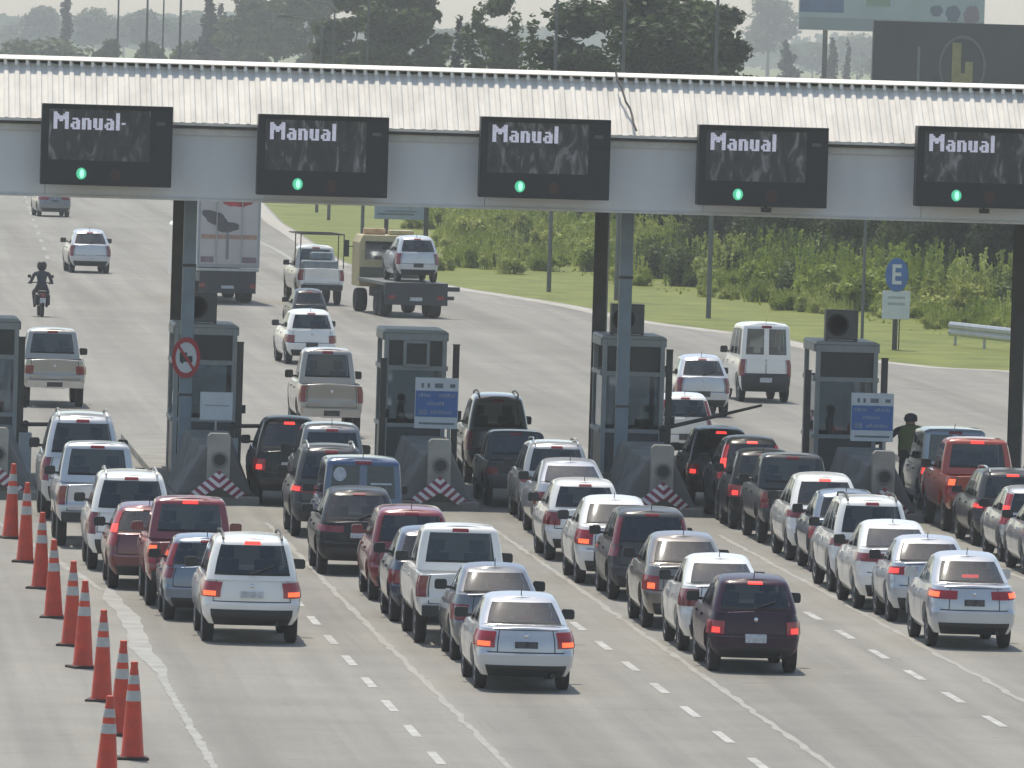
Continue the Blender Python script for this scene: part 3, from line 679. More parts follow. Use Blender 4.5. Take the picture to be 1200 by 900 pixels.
# ------------------------------------------------------------------ booths
BX=[(-16,222),(240,400),(486,392),(742,398),(992,409)]
for i,(px,_) in enumerate(BX):
    c=PY(px,450,224.0); x=c.x; top=3.62
    b=empty('toll_booth',(x,224,0.2)); tag(b,'grey toll booth with dark windows, '+['cut by the left edge of the photo','behind the no-trucks sign','with the air conditioner set into its front','behind the pale column, third from left','with a round fan unit on its roof'][i],'toll booth','toll booths on the islands')
    w=.75; d=2.6
    f=MB()
    for sx in(-1,1):
        for y in(0,d-.12): f.box(min(sx*w,sx*(w-.11)),max(sx*w,sx*(w-.11)),y,y+.12,0,top-.09)
    for z0,z1 in((1.28,1.38),(2.65,2.76),(3.36,3.54)):
        f.box(-w+.11,w-.11,.01,.10,z0,z1); f.box(-w+.11,w-.11,d-.11,d-.02,z0,z1)
        for sx in(-1,1): f.box(sx*w-.045 if sx<0 else w-.055,sx*w+.055 if sx<0 else w+.045 -.05+.05,.12,d-.12,z0,z1)
    f.build('frame',ALU,b,bevel=.01)
    p=MB(); p.box(-w+.11,w-.11,.03,.07,.0,1.28); p.box(-w+.11,w-.11,d-.08,d-.04,0,1.28)
    for sx in(-1,1): p.box(sx*(w-.05)-.02,sx*(w-.05)+.02,.12,d-.12,0,1.28)
    p.build('lower_panel',mat('booth_lower_panel',(.06,.075,.09),.4),b)
    g=MB(); g.box(-w+.11,w-.11,.045,.06,1.38,2.65); 
    for sx in(-1,1): g.box(sx*(w-.05)-.006,sx*(w-.05)+.006,.12,d-.12,1.38,2.65)
    g.box(-w+.11,w-.11,d-.07,d-.055,1.38,2.65); g.build('window',BGL,b)
    g=MB(); g.box(-w+.11,w-.11,.04,.06,2.76,3.36); g.build('upper_panel',mat('dark_smoked_panel',(.022,.028,.034),.3),b)
    if i==2:
        a=MB(); a.box(-.30,.34,-.07,.30,2.72,3.38); aa=a.build('air_conditioner',ALU,b,bevel=.02)
        a=MB(); a.box(-.22,.26,-.085,-.072,2.80,3.30); a.build('grille',mat('dark_smoked_panel',(.02,.02,.02)),aa)
    r=MB(); r.prism([(-w-.03,top-.085),(w+.03,top-.085),(w+.03,top-.05),(w-.06,top),(-w+.02,top),(-w-.03,top-.04)],-.05,d+.06); r.build('roof',ALU,b,bevel=.02)
    ds=MB(); ds.box(-w+.12,w-.12,.1,.75,1.20,1.27); ds.box(.1,.45,.35,.45,1.27,1.62); ds.build('counter',DARK,b)
    fl=MB(); fl.box(-w+.1,w-.1,.1,d-.1,0,.03); fl.build('floor_plate',DARK,b)
    if i!=2:
        au=tag(empty('roof_air_conditioner',(x+(-.12 if i!=4 else -.08),224.6,.2+top)), ['dark outdoor cooling unit on the leftmost booth roof','dark outdoor cooling unit beside the column above the no-trucks sign','','dark outdoor cooling unit half hidden by the pale column of the third booth','dark outdoor cooling unit with large round fan grille on the rightmost booth'][i],'air conditioner','cooling units on the booth roofs')
        hw_=.40 if i==3 else .39
        a=MB(); a.box(-hw_,hw_,0,.42,.02,.74); a.build('casing',mat('unit_casing',(.14,.145,.15),.6),au,bevel=.02)
        a=MB(); a.lathe([(.27,.0),(.27,-.02),(.24,-.02),(.24,-.005),(.001,-.005)],'y',28,(-.10,0,.38)); 
        for q in range(4): a.lathe([(.05+.05*q,-.018),(.06+.05*q,-.018)],'y',24,(-.10,-.0,.38))
        a.build('fan_grille',BLK,au)
        a=MB(); a.box(-hw_,-hw_+.06,.05,.37,0,.02); a.box(hw_-.06,hw_,.05,.37,0,.02); a.build('foot',STEELD,au)
# lane posts
for px,top,lab in((282,402,'dark square post right of the first booth, holding the barrier arm'),(535,405,'dark square post touching the blue board of the second booth'),(785,411,'dark square post right of the third booth beside the silver family car'),(947,435,'short dark post just left of the rightmost booth'),(1037,421,'dark square post behind the right hand blue board'),(450,421,'dark post along the left side of the second booth'),(26,396,'dark post behind the beige pickup at the left edge')):
    a=PY(px,top,223.0); o=empty('lane_post',(a.x,223.0,.2)); tag(o,lab,'post','dark posts beside the booths')
    m=MB(); m.box(-.075,.075,-.075,.075,0,a.z-.2); m.build('post',STEELD,o,bevel=.01)
    m=MB(); m.box(-.13,.13,-.13,.13,0,.03); m.box(-.085,.085,-.085,.085,a.z-.2,a.z-.17); m.build('base_plate',STEELD,o)
    m=MB(); m.box(.075,.16,-.05,.05,1.55,1.75); m.build('sensor',BLK,o)
# barrier gates
for px,py,dx,dz,lab in((272,498,2.0,.02,'lowered dark barrier arm in front of the black SUV by the first booth'),(776,502,2.35,.62,'half raised dark barrier arm right of the third booth'),(30,496,1.2,.0,'dark barrier arm at the left edge behind the silver SUV')):
    a=PY(px,py,222.2); o=empty('barrier_gate',(a.x,222.2,.2)); tag(o,lab,'barrier','lane barrier gates')
    m=MB(); m.box(-.15,.15,-.15,.15,0,1.0); m.build('housing',ALU,o,bevel=.03)
    m=MB(); z=a.z-.2; m.tube([(-.1,-.18,z-.02),(dx*.5,-.18,z+dz*.5),(dx,-.18,z+dz)],[.05,.045,.03],8); m.build('arm',STEELD,o)
    m=MB(); m.lathe([(.08,-.05),(.08,.05)],'y',12,(0,-.16,z)); m.build('pivot',BLK,o)
    if z>1.0: m=MB(); m.box(-.06,.06,-.06,.06,.99,z); m.build('hinge_post',STEELD,o)
# ------------------------------------------------------------------ canopy
can=empty('toll_canopy',(18,224,0)); tag(can,'long toll plaza canopy with white ribbed roof edge and grey fascia over the lanes','canopy')
X0,X1=-14,52; ox,oy=-18,-224
def cor(mb,ya,za,yb,zb_,pitch=.255,depth=.042):
    x=X0; nrm=Vector((0,-(zb_-za),(yb-ya))).normalized(); prof=[]
    while x<X1:
        prof+=[(x,0),(x+pitch*.34,0),(x+pitch*.46,1),(x+pitch*.78,1),(x+pitch*.90,0)]; x+=pitch
    vs=[]
    for (px,q) in prof:
        for y,z in((ya,za),(yb,zb_)):
            j=random.uniform(-.006,.006); p=Vector((px+ox,y+oy,z))+nrm*(q*depth+j); vs.append(p)
    mb.add(vs,[(2*i,2*i+2,2*i+3,2*i+1) for i in range(len(prof)-1)])
m=MB(); cor(m,217.85,8.66,219.60,9.95); m.build('roof_edge_sheet',ROOFS,can)
m=MB(); m.box(X0+ox,X1+ox,217.80+oy,217.90+oy,8.62,8.685); m.build('eave_trim',ROOFS,can)
m=MB(); cor(m,219.80,9.98,230.2,9.70); m.build('roof_sheet',ROOFM,can)
m=MB(); yz=[(219.40,10.04),(219.44,10.02),(219.98,10.06),(219.98,10.10),(219.72,10.13),(219.50,10.10)]; m.add([(xx+ox,y+oy,z) for xx in(X0,X1) for y,z in yz],[(0,1,2,3,4,5),(11,10,9,8,7,6)]+[(i,(i+1)%6,(i+1)%6+6,i+6) for i in range(6)]); m.build('ridge_cap',ROOFM,can)
m=MB(); m.box(X0+ox,X1+ox,219.70+oy,219.74+oy,9.90,10.06)
m.build('ridge_gap_shade',mat('dark_gap_shade',(.16,.155,.15),.8),can)  # dark strip added behind the ridge gaps, its colour stands for their shade
m=MB(); x=X0
vs=[];fs=[]
while x<X1:
    k=len(vs)
    for q,z in((.0,10.035),(.10,10.035),(.17,10.035),(.255,10.035),(.10,9.90),(.17,9.90),(.0,10.05),(.10,10.05),(.17,10.05),(.255,10.05)): vs.append((x+q+ox,219.47+oy-(10.03-z)*.55,z))
    fs+=[(k,k+1,k+7,k+6),(k+1,k+2,k+8,k+7),(k+2,k+3,k+9,k+8),(k+4,k+5,k+2,k+1)]; x+=.255
m.add(vs,fs)
m.build('ridge_bracket',ROOFM,can,weld=True)
m=MB(); m.box(X0+ox,X1+ox,217.93+oy,218.25+oy,8.55,8.62); m.build('gutter',STEELD,can)
m=MB(); m.box(X0+ox,X1+ox,218.02+oy,218.3+oy,8.40,8.548); m.build('fascia_trim',ROOFE,can)
m=MB(); x=X0
while x<X1:
    m.box(x+.006+ox,min(x+5.12,X1)-.006+ox,218.1+oy,218.2+oy,6.93,8.398); x+=5.12
m.build('fascia_panel',PANEL,can)
m=MB(); m.box(X0+ox,X1+ox,218.22+oy,230+oy,6.98,7.04); m.build('soffit',mat('soffit_sheet',(.35,.36,.37),.6),can)
m=MB(); m.box(X0+ox,X1+ox,230+oy,230.1+oy,6.98,9.68); m.build('rear_fascia',PANEL,can)
m=MB(); m.box(X0+ox,X1+ox,218.05+oy,218.21+oy,6.87,6.928); m.build('lower_trim',ROOFE,can)
cb=MB(); a=PY(721,90,219.4); b_=PY(746,158,217.9); pts=[]
for t in lin(0,1,9): pts.append(a.lerp(b_,t)+Vector((random.uniform(-.03,.03),-.10,.10-.12*math.sin(math.pi*t)*0)))
tag(cb.build('roof_cable',None or BLK),'dark cable running slantwise down the white roof edge','cable') if False else None
o=MB(); o.tube(pts,.028,6); tag(o.build('roof_cable',STEELD),'dark cable running slantwise down the white ribbed roof edge','cable')
# columns
for px,lab in((219,'pale blue-grey steel column carrying the no-trucks sign'),(731,'pale blue-grey steel column in front of the third booth'),(1246,'pale blue-grey steel column at the right edge')):
    c=PY(px,400,221.4); o=empty('canopy_column',(c.x,221.4,.2)); tag(o,lab,'column','blue-grey canopy columns')
    m=MB(); m.box(-.15,.15,-.13,.13,.03,6.79); m.build('shaft',STEELB,o,bevel=.02)
    m=MB(); m.box(-.28,.28,-.26,.26,0,.03); m.build('base_plate',STEELB,o)
    m=MB(); m.box(-.165,.165,-.145,.145,5.05,5.12); m.box(-.165,.165,-.145,.145,2.0,2.06); m.build('strap',STEELD,o)
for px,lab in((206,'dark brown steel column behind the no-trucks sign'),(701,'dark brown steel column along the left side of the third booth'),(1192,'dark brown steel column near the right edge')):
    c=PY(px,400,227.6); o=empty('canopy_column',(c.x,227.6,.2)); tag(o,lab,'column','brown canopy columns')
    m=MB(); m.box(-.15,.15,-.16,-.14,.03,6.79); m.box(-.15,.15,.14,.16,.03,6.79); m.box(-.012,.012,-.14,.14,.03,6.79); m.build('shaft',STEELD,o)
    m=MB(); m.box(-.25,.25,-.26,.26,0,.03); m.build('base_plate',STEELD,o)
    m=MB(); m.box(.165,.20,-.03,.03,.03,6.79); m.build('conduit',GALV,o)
# lane signs
def textmesh(s,w,h,ext=.012,bold=.0):
    cu=bpy.data.curves.new('t','FONT'); cu.body=s; cu.extrude=ext; cu.offset=bold
    ob=bpy.data.objects.new('t',cu); COL.objects.link(ob); dg=bpy.context.evaluated_depsgraph_get(); dg.update()
    me=bpy.data.meshes.new_from_object(ob.evaluated_get(dg)); bpy.data.objects.remove(ob); bpy.data.curves.remove(cu)
    xs=[v.co.x for v in me.vertices]; ys=[v.co.y for v in me.vertices]; x0,y0=min(xs),min(ys); sx,sy=w/(max(xs)-x0),h/(max(ys)-y0)
    for v in me.vertices: v.co=Vector(((v.co.x-x0)*sx,-v.co.z,(v.co.y-y0)*sy))
    return me
def textobj(name,s,w,h,m,parent,loc,bold=0):
    me=textmesh(s,w,h,bold=bold); me.materials.append(m); o=bpy.data.objects.new(name,me); COL.objects.link(o); o.parent=parent; o.location=loc; return o
GLY={'M':['11....11','111..111','11111111','11111111','11.11.11','11....11','11....11','11....11','11....11'],'a':['.....','.....','.....','.111.','...11','.1111','11.11','11.11','.1111'],'n':['.....','.....','.....','1111.','11.11','11.11','11.11','11.11','11.11'],'u':['.....','.....','.....','11.11','11.11','11.11','11.11','11.11','.1111'],'l':['11','11','11','11','11','11','11','11','11'],'-':['..','..','..','..','..','11','..','..','..']}
def ledtext(s,parent,loc,cw,chh):
    x=0
    for ch in s:
        g=GLY[ch]; m=MB()
        for r_,row in enumerate(g):
            c=0
            while c<len(row):
                if row[c]=='1':
                    e=c
                    while e<len(row) and row[e]=='1': e+=1
                    m.box((x+c)*cw,(x+e)*cw,-.012,.012,(9-r_-1)*chh+.001,(9-r_)*chh-.001); c=e
                else: c+=1
        m.build('led_letter',LED,parent,loc=loc); x+=len(g[0])+1
LED=mat('led_letters',(.42,.42,.5),.5,emit=(.72,.72,.86),es=.30,var=.3,scale=14); GRN=mat('green_lamp',(.1,.5,.3),.4,emit=(.10,.75,.40),es=.42); GRNC=mat('green_lamp_core',(.3,.7,.5),.4,emit=(.45,1,.75),es=.75)
def screenmat():
    m,t,N,L,b=nt('streaked_led_screen'); tc=N.new('ShaderNodeTexCoord'); mp=N.new('ShaderNodeMapping'); mp.inputs['Rotation'].default_value=(0,R(-35),0); mp.inputs['Scale'].default_value=(2.6,1,.9)
    oi=N.new('ShaderNodeObjectInfo'); ad=N.new('ShaderNodeVectorMath'); L.new(tc.outputs['Object'],mp.inputs[0])
    L.new(mp.outputs[0],ad.inputs[0]); sc_=N.new('ShaderNodeMath'); sc_.operation='MULTIPLY'; sc_.inputs[1].default_value=37; L.new(oi.outputs['Random'],sc_.inputs[0]); L.new(sc_.outputs[0],ad.inputs[1])
    n=N.new('ShaderNodeTexNoise'); n.inputs['Scale'].default_value=1.5; n.inputs['Detail'].default_value=3; n.inputs['Distortion'].default_value=1.2; L.new(ad.outputs[0],n.inputs['Vector'])
    r=N.new('ShaderNodeValToRGB'); e=r.color_ramp.elements; e[0].position=.35; e[0].color=(.035,.034,.036,1); e[1].position=.78; e[1].color=(.34,.33,.33,1); q=e.new(.54); q.color=(.065,.06,.058,1)  # pale slanting streaks over a dark screen colour
    L.new(n.outputs['Fac'],r.inputs['Fac']); L.new(r.outputs['Color'],b.inputs['Base Color']); b.inputs['Roughness'].default_value=.45; return m
SCR=screenmat()
SW=[(50,121),(304,133.5),(565,136.5),(821,146),(1077.5,147.5)]
for i,(px,py) in enumerate(SW):
    a=PY(px,py,216.9); x=a.x; zt_=a.z; w,h=3.03,1.87
    o=empty('lane_sign',(x+w/2,217.4,zt_-h)); tag(o,'black Manual lane sign with green light, '+['leftmost, above the far grey sedan','above the truck and the grass bend','in the middle, left of the dark brown column','fourth from the left, left of the rightmost booth','cut by the right edge of the photo'][i],'lane sign','Manual lane signs along the canopy')
    c=MB(); c.box(-w/2,w/2,-.25,.30,0,h); c.build('cabinet',SIGNB,o,bevel=.02)
    c=MB(); c.box(-w/2+.17,w/2-.52,-.27,-.255,.58,h-.12); s=c.build('screen',SCR,o)
    c=MB(); c.box(-w/2+.02,w/2-.02,-.42,-.25,h-.03,h-.0); c.build('hood',SIGNB,o)
    ledtext('Manual-' if i==0 else 'Manual',o,(-w/2+.27,-.285,h-.58),1.53/35,.40/9)
    c=MB(); c.lathe([(.118,-.252),(.118,-.275),(.001,-.275)],'y',20,(-.57,0,.27),0,1,1.15); gl=c.build('green_light',GRN,o); 
    c=MB(); c.lathe([(.065,-.276),(.065,-.29),(.001,-.29)],'y',16,(-.56,0,.27),0,.8,1.5); c.build('bulb',GRNC,gl)
    c=MB(); c.lathe([(.12,-.252),(.12,-.268),(.001,-.268)],'y',20,(.22,0,.25),0,1,1.2); c.build('red_light',mat('unlit_red_lamp',(.05,.018,.018),.3),o)
    c=MB(); c.box(w/2-.38,w/2-.18,-.265,-.252,h-.44,h-.36); c.build('photocell',mat('photocell',(.10,.10,.10),.5),o)
    c=MB(); 
    for q in(-1.1,1.1): c.box(q-.04,q+.04,.30,.72,.3,.38); c.box(q-.04,q+.04,.30,.72,1.4,1.48)
    c.build('bracket',STEELD,o)
    if i>=3:
        c=MB(); c.box(.02,.24,-.10,.15,-.13,-.02); c.box(.1,.14,-.02,.06,-.02,.0); c.build('camera_unit',BLK,o)
# signs on the islands
def board(px0,py0,px1,py1,Y,lab,plain=False):
    a=PY(px0,py0,Y); b=PY(px1,py1,Y); w=b.x-a.x; h=a.z-b.z; o=empty('information_board' if not plain else 'notice_board',((a.x+b.x)/2,Y,.2)); tag(o,lab,'sign',None if plain else 'blue boards at the booths')
    z0=b.z-.2; m=MB(); m.box(-w/2,w/2,-.02,.02,z0,z0+h); m.build('panel',WHITEP,o,bevel=.01)
    if plain:
        m=MB(); m.box(-w*.35,w*.40,-.024,-.0205,z0+h*.50,z0+h*.55); m.build('text_line',ALU,o)
        m=MB(); m.tube([(0,.045,.2),(0,.045,z0+h*.6)],.024,8); m.build('pole',GALV,o); return
    m=MB(); m.box(-w*.485,w*.485,-.026,-.0205,z0+h*.23,z0+h*.74); bl=m.build('blue_field',BLUEP,o)
    ln=MB(); GB=mat('sign_glyph_pale',(.25,.31,.42),.5,var=.35,scale=12); GD=mat('sign_glyph_dark',(.13,.16,.19),.5,var=.3,scale=10)
    for (x0,x1,q0,q1) in((-.42,-.12,.62,.69),(.05,.42,.62,.69),(-.22,.18,.46,.53),(-.40,-.22,.27,.38),(-.13,.38,.29,.36)):
        x=x0*w
        while x<x1*w:
            g=random.uniform(.025,.06); ln.box(x,min(x+g,x1*w),-.030,-.0265,z0+h*q0,z0+h*(q1-random.choice([0,0,.015]))); x+=g+.018
    ln.build('lettering',GB,bl)
    ln=MB()
    for (x0,x1,q0,q1) in((-.36,-.30,.80,.89),(-.22,-.16,.80,.89),(-.05,.14,.80,.89),(.30,.42,.81,.88),(-.40,.42,.08,.12)):
        ln.box(x0*w,x1*w,-.0245,-.0205,z0+h*q0,z0+h*q1)
    ln.build('dark_lettering',GD,o)
    m=MB(); m.tube([(w*.30,.045,0),(w*.30,.045,z0+h*.7)],.04,8); m.build('pole',GALV,o)
board(487,442,536,503,220.0,'blue and white information board with faded lettering in front of the second booth')
board(998,460,1046,518,220.0,'blue and white information board with faded lettering left of the attendant')
board(235,459,272,493,219.6,'plain pale notice board on a thin pole in front of the first booth',True)
# no-trucks sign
c=PY(218,419,221.1); o=empty('no_trucks_sign',(c.x,221.1,c.z)); tag(o,'oval white sign with red ring and slash over a dark truck, on the blue-grey column','sign')
m=MB(); m.lathe([(.001,0),(.33,0),(.33,-.02),(.001,-.02)],'y',36,(0,-.02,0),0,1,1.45); m.build('plate',WHITEP,o)
def ring(mb,r0,r1,y0,y1,sy,n=40):
    vs=[];fs=[]
    for i in range(n):
        a=2*math.pi*i/n; 
        for r,y in((r0,y0),(r1,y0),(r1,y1),(r0,y1)): vs.append((r*math.cos(a),y,r*math.sin(a)*sy))
    for i in range(n):
        j=(i+1)%n
        for q in range(4): fs.append((4*i+q,4*j+q,4*j+(q+1)%4,4*i+(q+1)%4))
    mb.add(vs,fs)
m=MB(); ring(m,.25,.335,-.055,-.03,1.45); M=Matrix.Scale(1.45,4,(0,0,1))@Matrix.Rotation(R(45),4,'Y'); m.box(-.26,.26,-.050,-.034,-.028,.028,0,M); m.build('red_ring',REDP,o)
m=MB(); m.box(-.15,.02,-.047,-.041,-.10,.12); m.box(.035,.15,-.047,-.041,-.10,.04); m.lathe([(.035,-.047),(.035,-.041)],'y',10,(-.09,0,-.11)); m.lathe([(.035,-.047),(.035,-.041)],'y',10,(.10,0,-.11)); m.build('truck_symbol',BLK,o)
m=MB(); m.box(-.2,.2,-.02,.16,-.03,.03); m.build('bracket',GALV,o)
# ------------------------------------------------------------------ cones
cones=[(12,543,631),(29,565,659),(47,600,690),(62.5,632,724),(83,657,757),(97,680,783),(119,714,822),(140,750,862),(155,775,890),(124,815,925)]
cl=['farthest orange cone of the line, by the left edge','second farthest orange cone of the line','third farthest orange cone, left of the silver pickup','fourth farthest orange cone, left of the pinkish red car','middle orange cone left of the end of the worn white line','darker red orange cone right of the middle one','orange cone fourth nearest the camera','orange cone behind the two nearest cones, partly covered','rightmost orange cone, standing alone at lower right of the line','nearest orange cone, its foot below the photo']
c0=None
for (x,t,b),lab in zip(cones,cl):
    g=G(x,b); h=PY(x,t,g.y).z
    if c0 is None:
        c0=empty('traffic_cone',(0,0,0)); Hc=1.5
        m=MB(); m.box(-.24,.24,-.24,.24,0,.05); m.build('foot',mat('cone_rubber_foot',(.05,.035,.03),.8),c0,bevel=.02)
        m=MB(); m.lathe([(.185,.05),(.17,.09),(.105,1.0),(.06,1.40),(.055,1.42),(.055,1.5),(.03,1.51),(.001,1.51)],'z',24); m.build('cone_body',ORANGE,c0,smooth=30)
        for z0,z1 in((.90,1.06),(1.16,1.30)):
            f=lambda z: .105-(z-1.0)/.4*.045 if z>1 else .17-(z-.09)/.91*.065
            m=MB(); m.lathe([(f(z0),z0),(f(z0)+.004,z0+.002),(f(z1)+.004,z1-.002),(f(z1),z1)],'z',24); m.build('reflective_band',REFL,c0,smooth=30)
        o=c0
    else: o=copy_tree(c0)
    o.location=g; s=h/1.51; o.scale=(1,1,s); o.rotation_euler=(random.uniform(-.02,.02),random.uniform(-.02,.02),random.uniform(-.5,.5))
    tag(o,lab,'traffic cone','orange traffic cones along the left lane')
# ------------------------------------------------------------------ people
SKIN=mat('skin',(.36,.20,.13),.6); CLD=mat('dark_clothes',(.045,.05,.06),.9,bump=.3); CLV=mat('olive_vest',(.17,.20,.08),.85); CLW=mat('pale_shirt',(.42,.44,.47),.85); HAIR=mat('dark_hair',(.012,.010,.009),.7)
def person_mesh(J,E,cuts,mats):
    me=bpy.data.meshes.new('body'); names=list(J); me.from_pydata([J[n][0] for n in names],[(names.index(a),names.index(b)) for a,b in E],[])
    ob=bpy.data.objects.new('p',me); COL.objects.link(ob); md=ob.modifiers.new('s','SKIN'); md.use_smooth_shade=True
    for i,n in enumerate(names):
        r=J[n][1]; r=r if hasattr(r,'__len__') else (r,r); sv=me.skin_vertices[0].data[i]; sv.radius=r; sv.use_root=(i==0)
    s=ob.modifiers.new('b','SUBSURF'); s.levels=1
    dg=bpy.context.evaluated_depsgraph_get(); dg.update(); r=bpy.data.meshes.new_from_object(ob.evaluated_get(dg)); bpy.data.objects.remove(ob)
    r.materials.clear()
    for m in mats: r.materials.append(m)
    for p in r.polygons: p.material_index=cuts(p.center); p.use_smooth=True
    return r
def limbs(J,E,pose):
    for sg,s in((-1,'l'),(1,'r')):
        sh,el,wr,hd=[Vector(q) for q in pose['arm_'+s]]
        J['sh'+s]=(sh,.068); J['el'+s]=(el,.048); J['wr'+s]=(wr,.033); d=(hd-wr).normalized()
        J['pa'+s]=(wr+d*.07,(.040,.022)); E+= [('chest','sh'+s),('sh'+s,'el'+s),('el'+s,'wr'+s),('wr'+s,'pa'+s)]
        sd=d.cross(Vector((0,0,1)) if abs(d.z)<.8 else Vector((0,1,0))).normalized(); up=sd.cross(d)
        for q,(o,l) in enumerate(((-.03,.075),(-.01,.085),(.01,.08),(.03,.062))):
            a='f%d%s'%(q,s); J[a]=(wr+d*.11+sd*o,.010); J[a+'b']=(wr+d*(.11+l*.6)+sd*o*1.15-up*.012,.009); J[a+'c']=(wr+d*(.11+l*.9)+sd*o*1.2-up*.035,.008)
            E+= [('pa'+s,a),(a,a+'b'),(a+'b',a+'c')]
        J['th'+s]=(wr+d*.05+sd*.045*sg,.011); J['th2'+s]=(wr+d*.09+sd*.06*sg-up*.02,.010); E+= [('wr'+s,'th'+s),('th'+s,'th2'+s)]
        hp,kn,an,to=[Vector(q) for q in pose['leg_'+s]]
        J['hp'+s]=(hp,.092); J['kn'+s]=(kn,.062); J['an'+s]=(an,.045); J['to'+s]=(to,(.045,.032)); E+= [('pel','hp'+s),('hp'+s,'kn'+s),('kn'+s,'an'+s),('an'+s,'to'+s)]
def person(loc,pose,lab,cuts,mats,rz=0,scale=(1,1,1),hat=None,vest=False,group=None):
    root=empty('person',loc,rz); root.scale=scale; tag(root,lab,'person',group)
    J={};E=[]; P=pose['spine']
    J['pel']=(P[0],(.15,.105)); J['waist']=(P[1],(.135,.095)); J['chest']=(P[2],(.165,.11)); J['neck']=(P[3],.062); J['head']=(P[4],(.092,.105)); J['crown']=(P[5],(.085,.100))
    E+= [('pel','waist'),('waist','chest'),('chest','neck'),('neck','head'),('head','crown')]
    hd=Vector(P[4]); fw=Vector((0,1,0)); J['nose']=(hd+fw*.105+Vector((0,0,.0)),.014); E.append(('head','nose'))
    limbs(J,E,pose); J={k:(Vector(v[0]),v[1]) for k,v in J.items()}
    me=person_mesh(J,E,cuts,mats); o=bpy.data.objects.new('body',me); COL.objects.link(o); o.parent=root
    m=MB(); c=hd+Vector((0,0,.055))
    for sx in(-1,1): m.lathe([(.001,.012),(.012,.006),(.012,-.006),(.001,-.012)],'y',8,(hd.x+sx*.032,hd.y+.083,hd.z+.035))
    m.build('eyes',HAIR,root)
    if hat=='cap':
        m=MB(); m.lathe([(.100,-.03),(.106,.03),(.094,.09),(.05,.125),(.001,.135)],'z',20,(hd.x,hd.y,hd.z+.03)); m.box(hd.x-.07,hd.x+.07,hd.y+.07,hd.y+.19,hd.z+.045,hd.z+.058); m.build('cap',CLD,root,smooth=50)
    elif hat=='helmet':
        m=MB(); m.lathe([(.10,-.10),(.125,-.06),(.14,.02),(.13,.10),(.085,.155),(.001,.17)],'z',20,(hd.x,hd.y,hd.z+.02)); m.build('helmet',BLK,root,smooth=60)
    else:
        m=MB(); m.lathe([(.100,-.02),(.112,.03),(.100,.085),(.05,.118),(.001,.125)],'z',18,(hd.x,hd.y-.018,hd.z+.03)); m.build('hair',HAIR,root,smooth=60)
    if vest:
        m=MB(); m.lathe([(.185,.96),(.19,1.05),(.185,1.18),(.20,1.32),(.21,1.40),(.15,1.475),(.09,1.49)],'z',24,(0,0,0),0,1.08,.74); m.build('vest',CLV,root,smooth=60)
    return root
stand=dict(spine=[(0,0,.96),(0,0,1.14),(0,.0,1.34),(0,.015,1.47),(0,.03,1.56),(0,.03,1.65)],
  arm_l=[(-.20,0,1.42),(-.36,.06,1.20),(-.52,.20,1.10),(-.60,.26,1.10)],arm_r=[(.20,0,1.42),(.26,-.03,1.14),(.24,.10,.92),(.235,.14,.82)],
  leg_l=[(-.10,0,.92),(-.12,.02,.50),(-.125,-.03,.09),(-.14,.11,.04)],leg_r=[(.10,0,.92),(.12,.01,.50),(.13,-.02,.09),(.16,.12,.04)])
def cuts1(c): return 0 if (c.z>1.50 or (c.x<-.55) or (c.x>.2 and c.z<.93 and c.z>.70)) else 1
a=G(1065,588); person((a.x,a.y,0),stand,'person in dark cap and olive vest beside the blue-grey van, one arm held out',cuts1,[SKIN,CLD],rz=R(12),scale=(1.55,1.35,1.24),hat='cap',vest=True)
hp=MB(); hp.box(-.09,.09,-.012,.012,-.07,.07); o=hp.build('paper_slip',WHITEP); o.location=(a.x-.85,a.y+.15,1.44); o.rotation_euler=(0,R(20),0); tag(o,'small white slip held by the standing attendant','paper')
def cuts2(c): return 0 if (c.z>1.50 or (abs(c.x)>.19 and c.z<1.02 and c.z>.70) or c.x<-.55) else 1
for i,lab in((2,'person in dark clothes behind the glass of the second booth'),(3,'person in a pale shirt behind the glass of the third booth'),(4,'person in a pale shirt behind the glass of the rightmost booth')):
    x=PY(BX[i][0],450,224).x
    person((x-.25,225.15,.235),stand,lab,cuts2,[SKIN,CLD if i==2 else CLW],rz=R(-100),scale=(.95,.95,1.18),group='attendants inside the booths')
sit=dict(spine=[(0,0,.88),(0,.06,1.03),(0,.12,1.24),(0,.16,1.40),(0,.19,1.49),(0,.20,1.57)],
  arm_l=[(-.20,.12,1.31),(-.29,.24,1.06),(-.33,.48,1.0),(-.30,.58,1.0)],arm_r=[(.20,.12,1.31),(.29,.24,1.06),(.33,.48,1.0),(.30,.58,1.0)],
  leg_l=[(-.11,.03,.84),(-.20,.40,.74),(-.17,.22,.34),(-.17,.36,.29)],leg_r=[(.11,.03,.84),(.20,.40,.74),(.17,.22,.34),(.17,.36,.29)])
g=G(48,371); mr=R(3)
person((g.x,g.y,0),sit,'person in dark clothes and helmet riding the motorcycle down the road',lambda c:1,[SKIN,CLD],rz=mr,scale=(1.3,1.1,1.22),hat='helmet')
mo=empty('motorcycle',(g.x,g.y,0),mr); mo.scale=(1.05,1.05,1.22); tag(mo,'dark motorcycle ridden down the road left of the silver family car','motorcycle')
for y in(-.40,.95):
    m=MB(); m.lathe([(.20,-.05),(.28,-.055),(.30,-.02),(.30,.02),(.28,.055),(.20,.05)],'x',22,(0,y,.30)); w=m.build('wheel',TYRE,mo,smooth=40); m=MB(); m.lathe([(.205,-.02),(.205,.02),(.17,.02),(.17,-.02)],'x',20,(0,y,.30)); m.box(-.02,.02,y-.19,y+.19,.28,.32); m.box(-.02,.02,y-.02,y+.02,.11,.49); m.build('rim',RIM,w)
m=MB(); m.box(-.13,.13,.02,.55,.32,.62); m.build('engine',GALV,mo,bevel=.03)
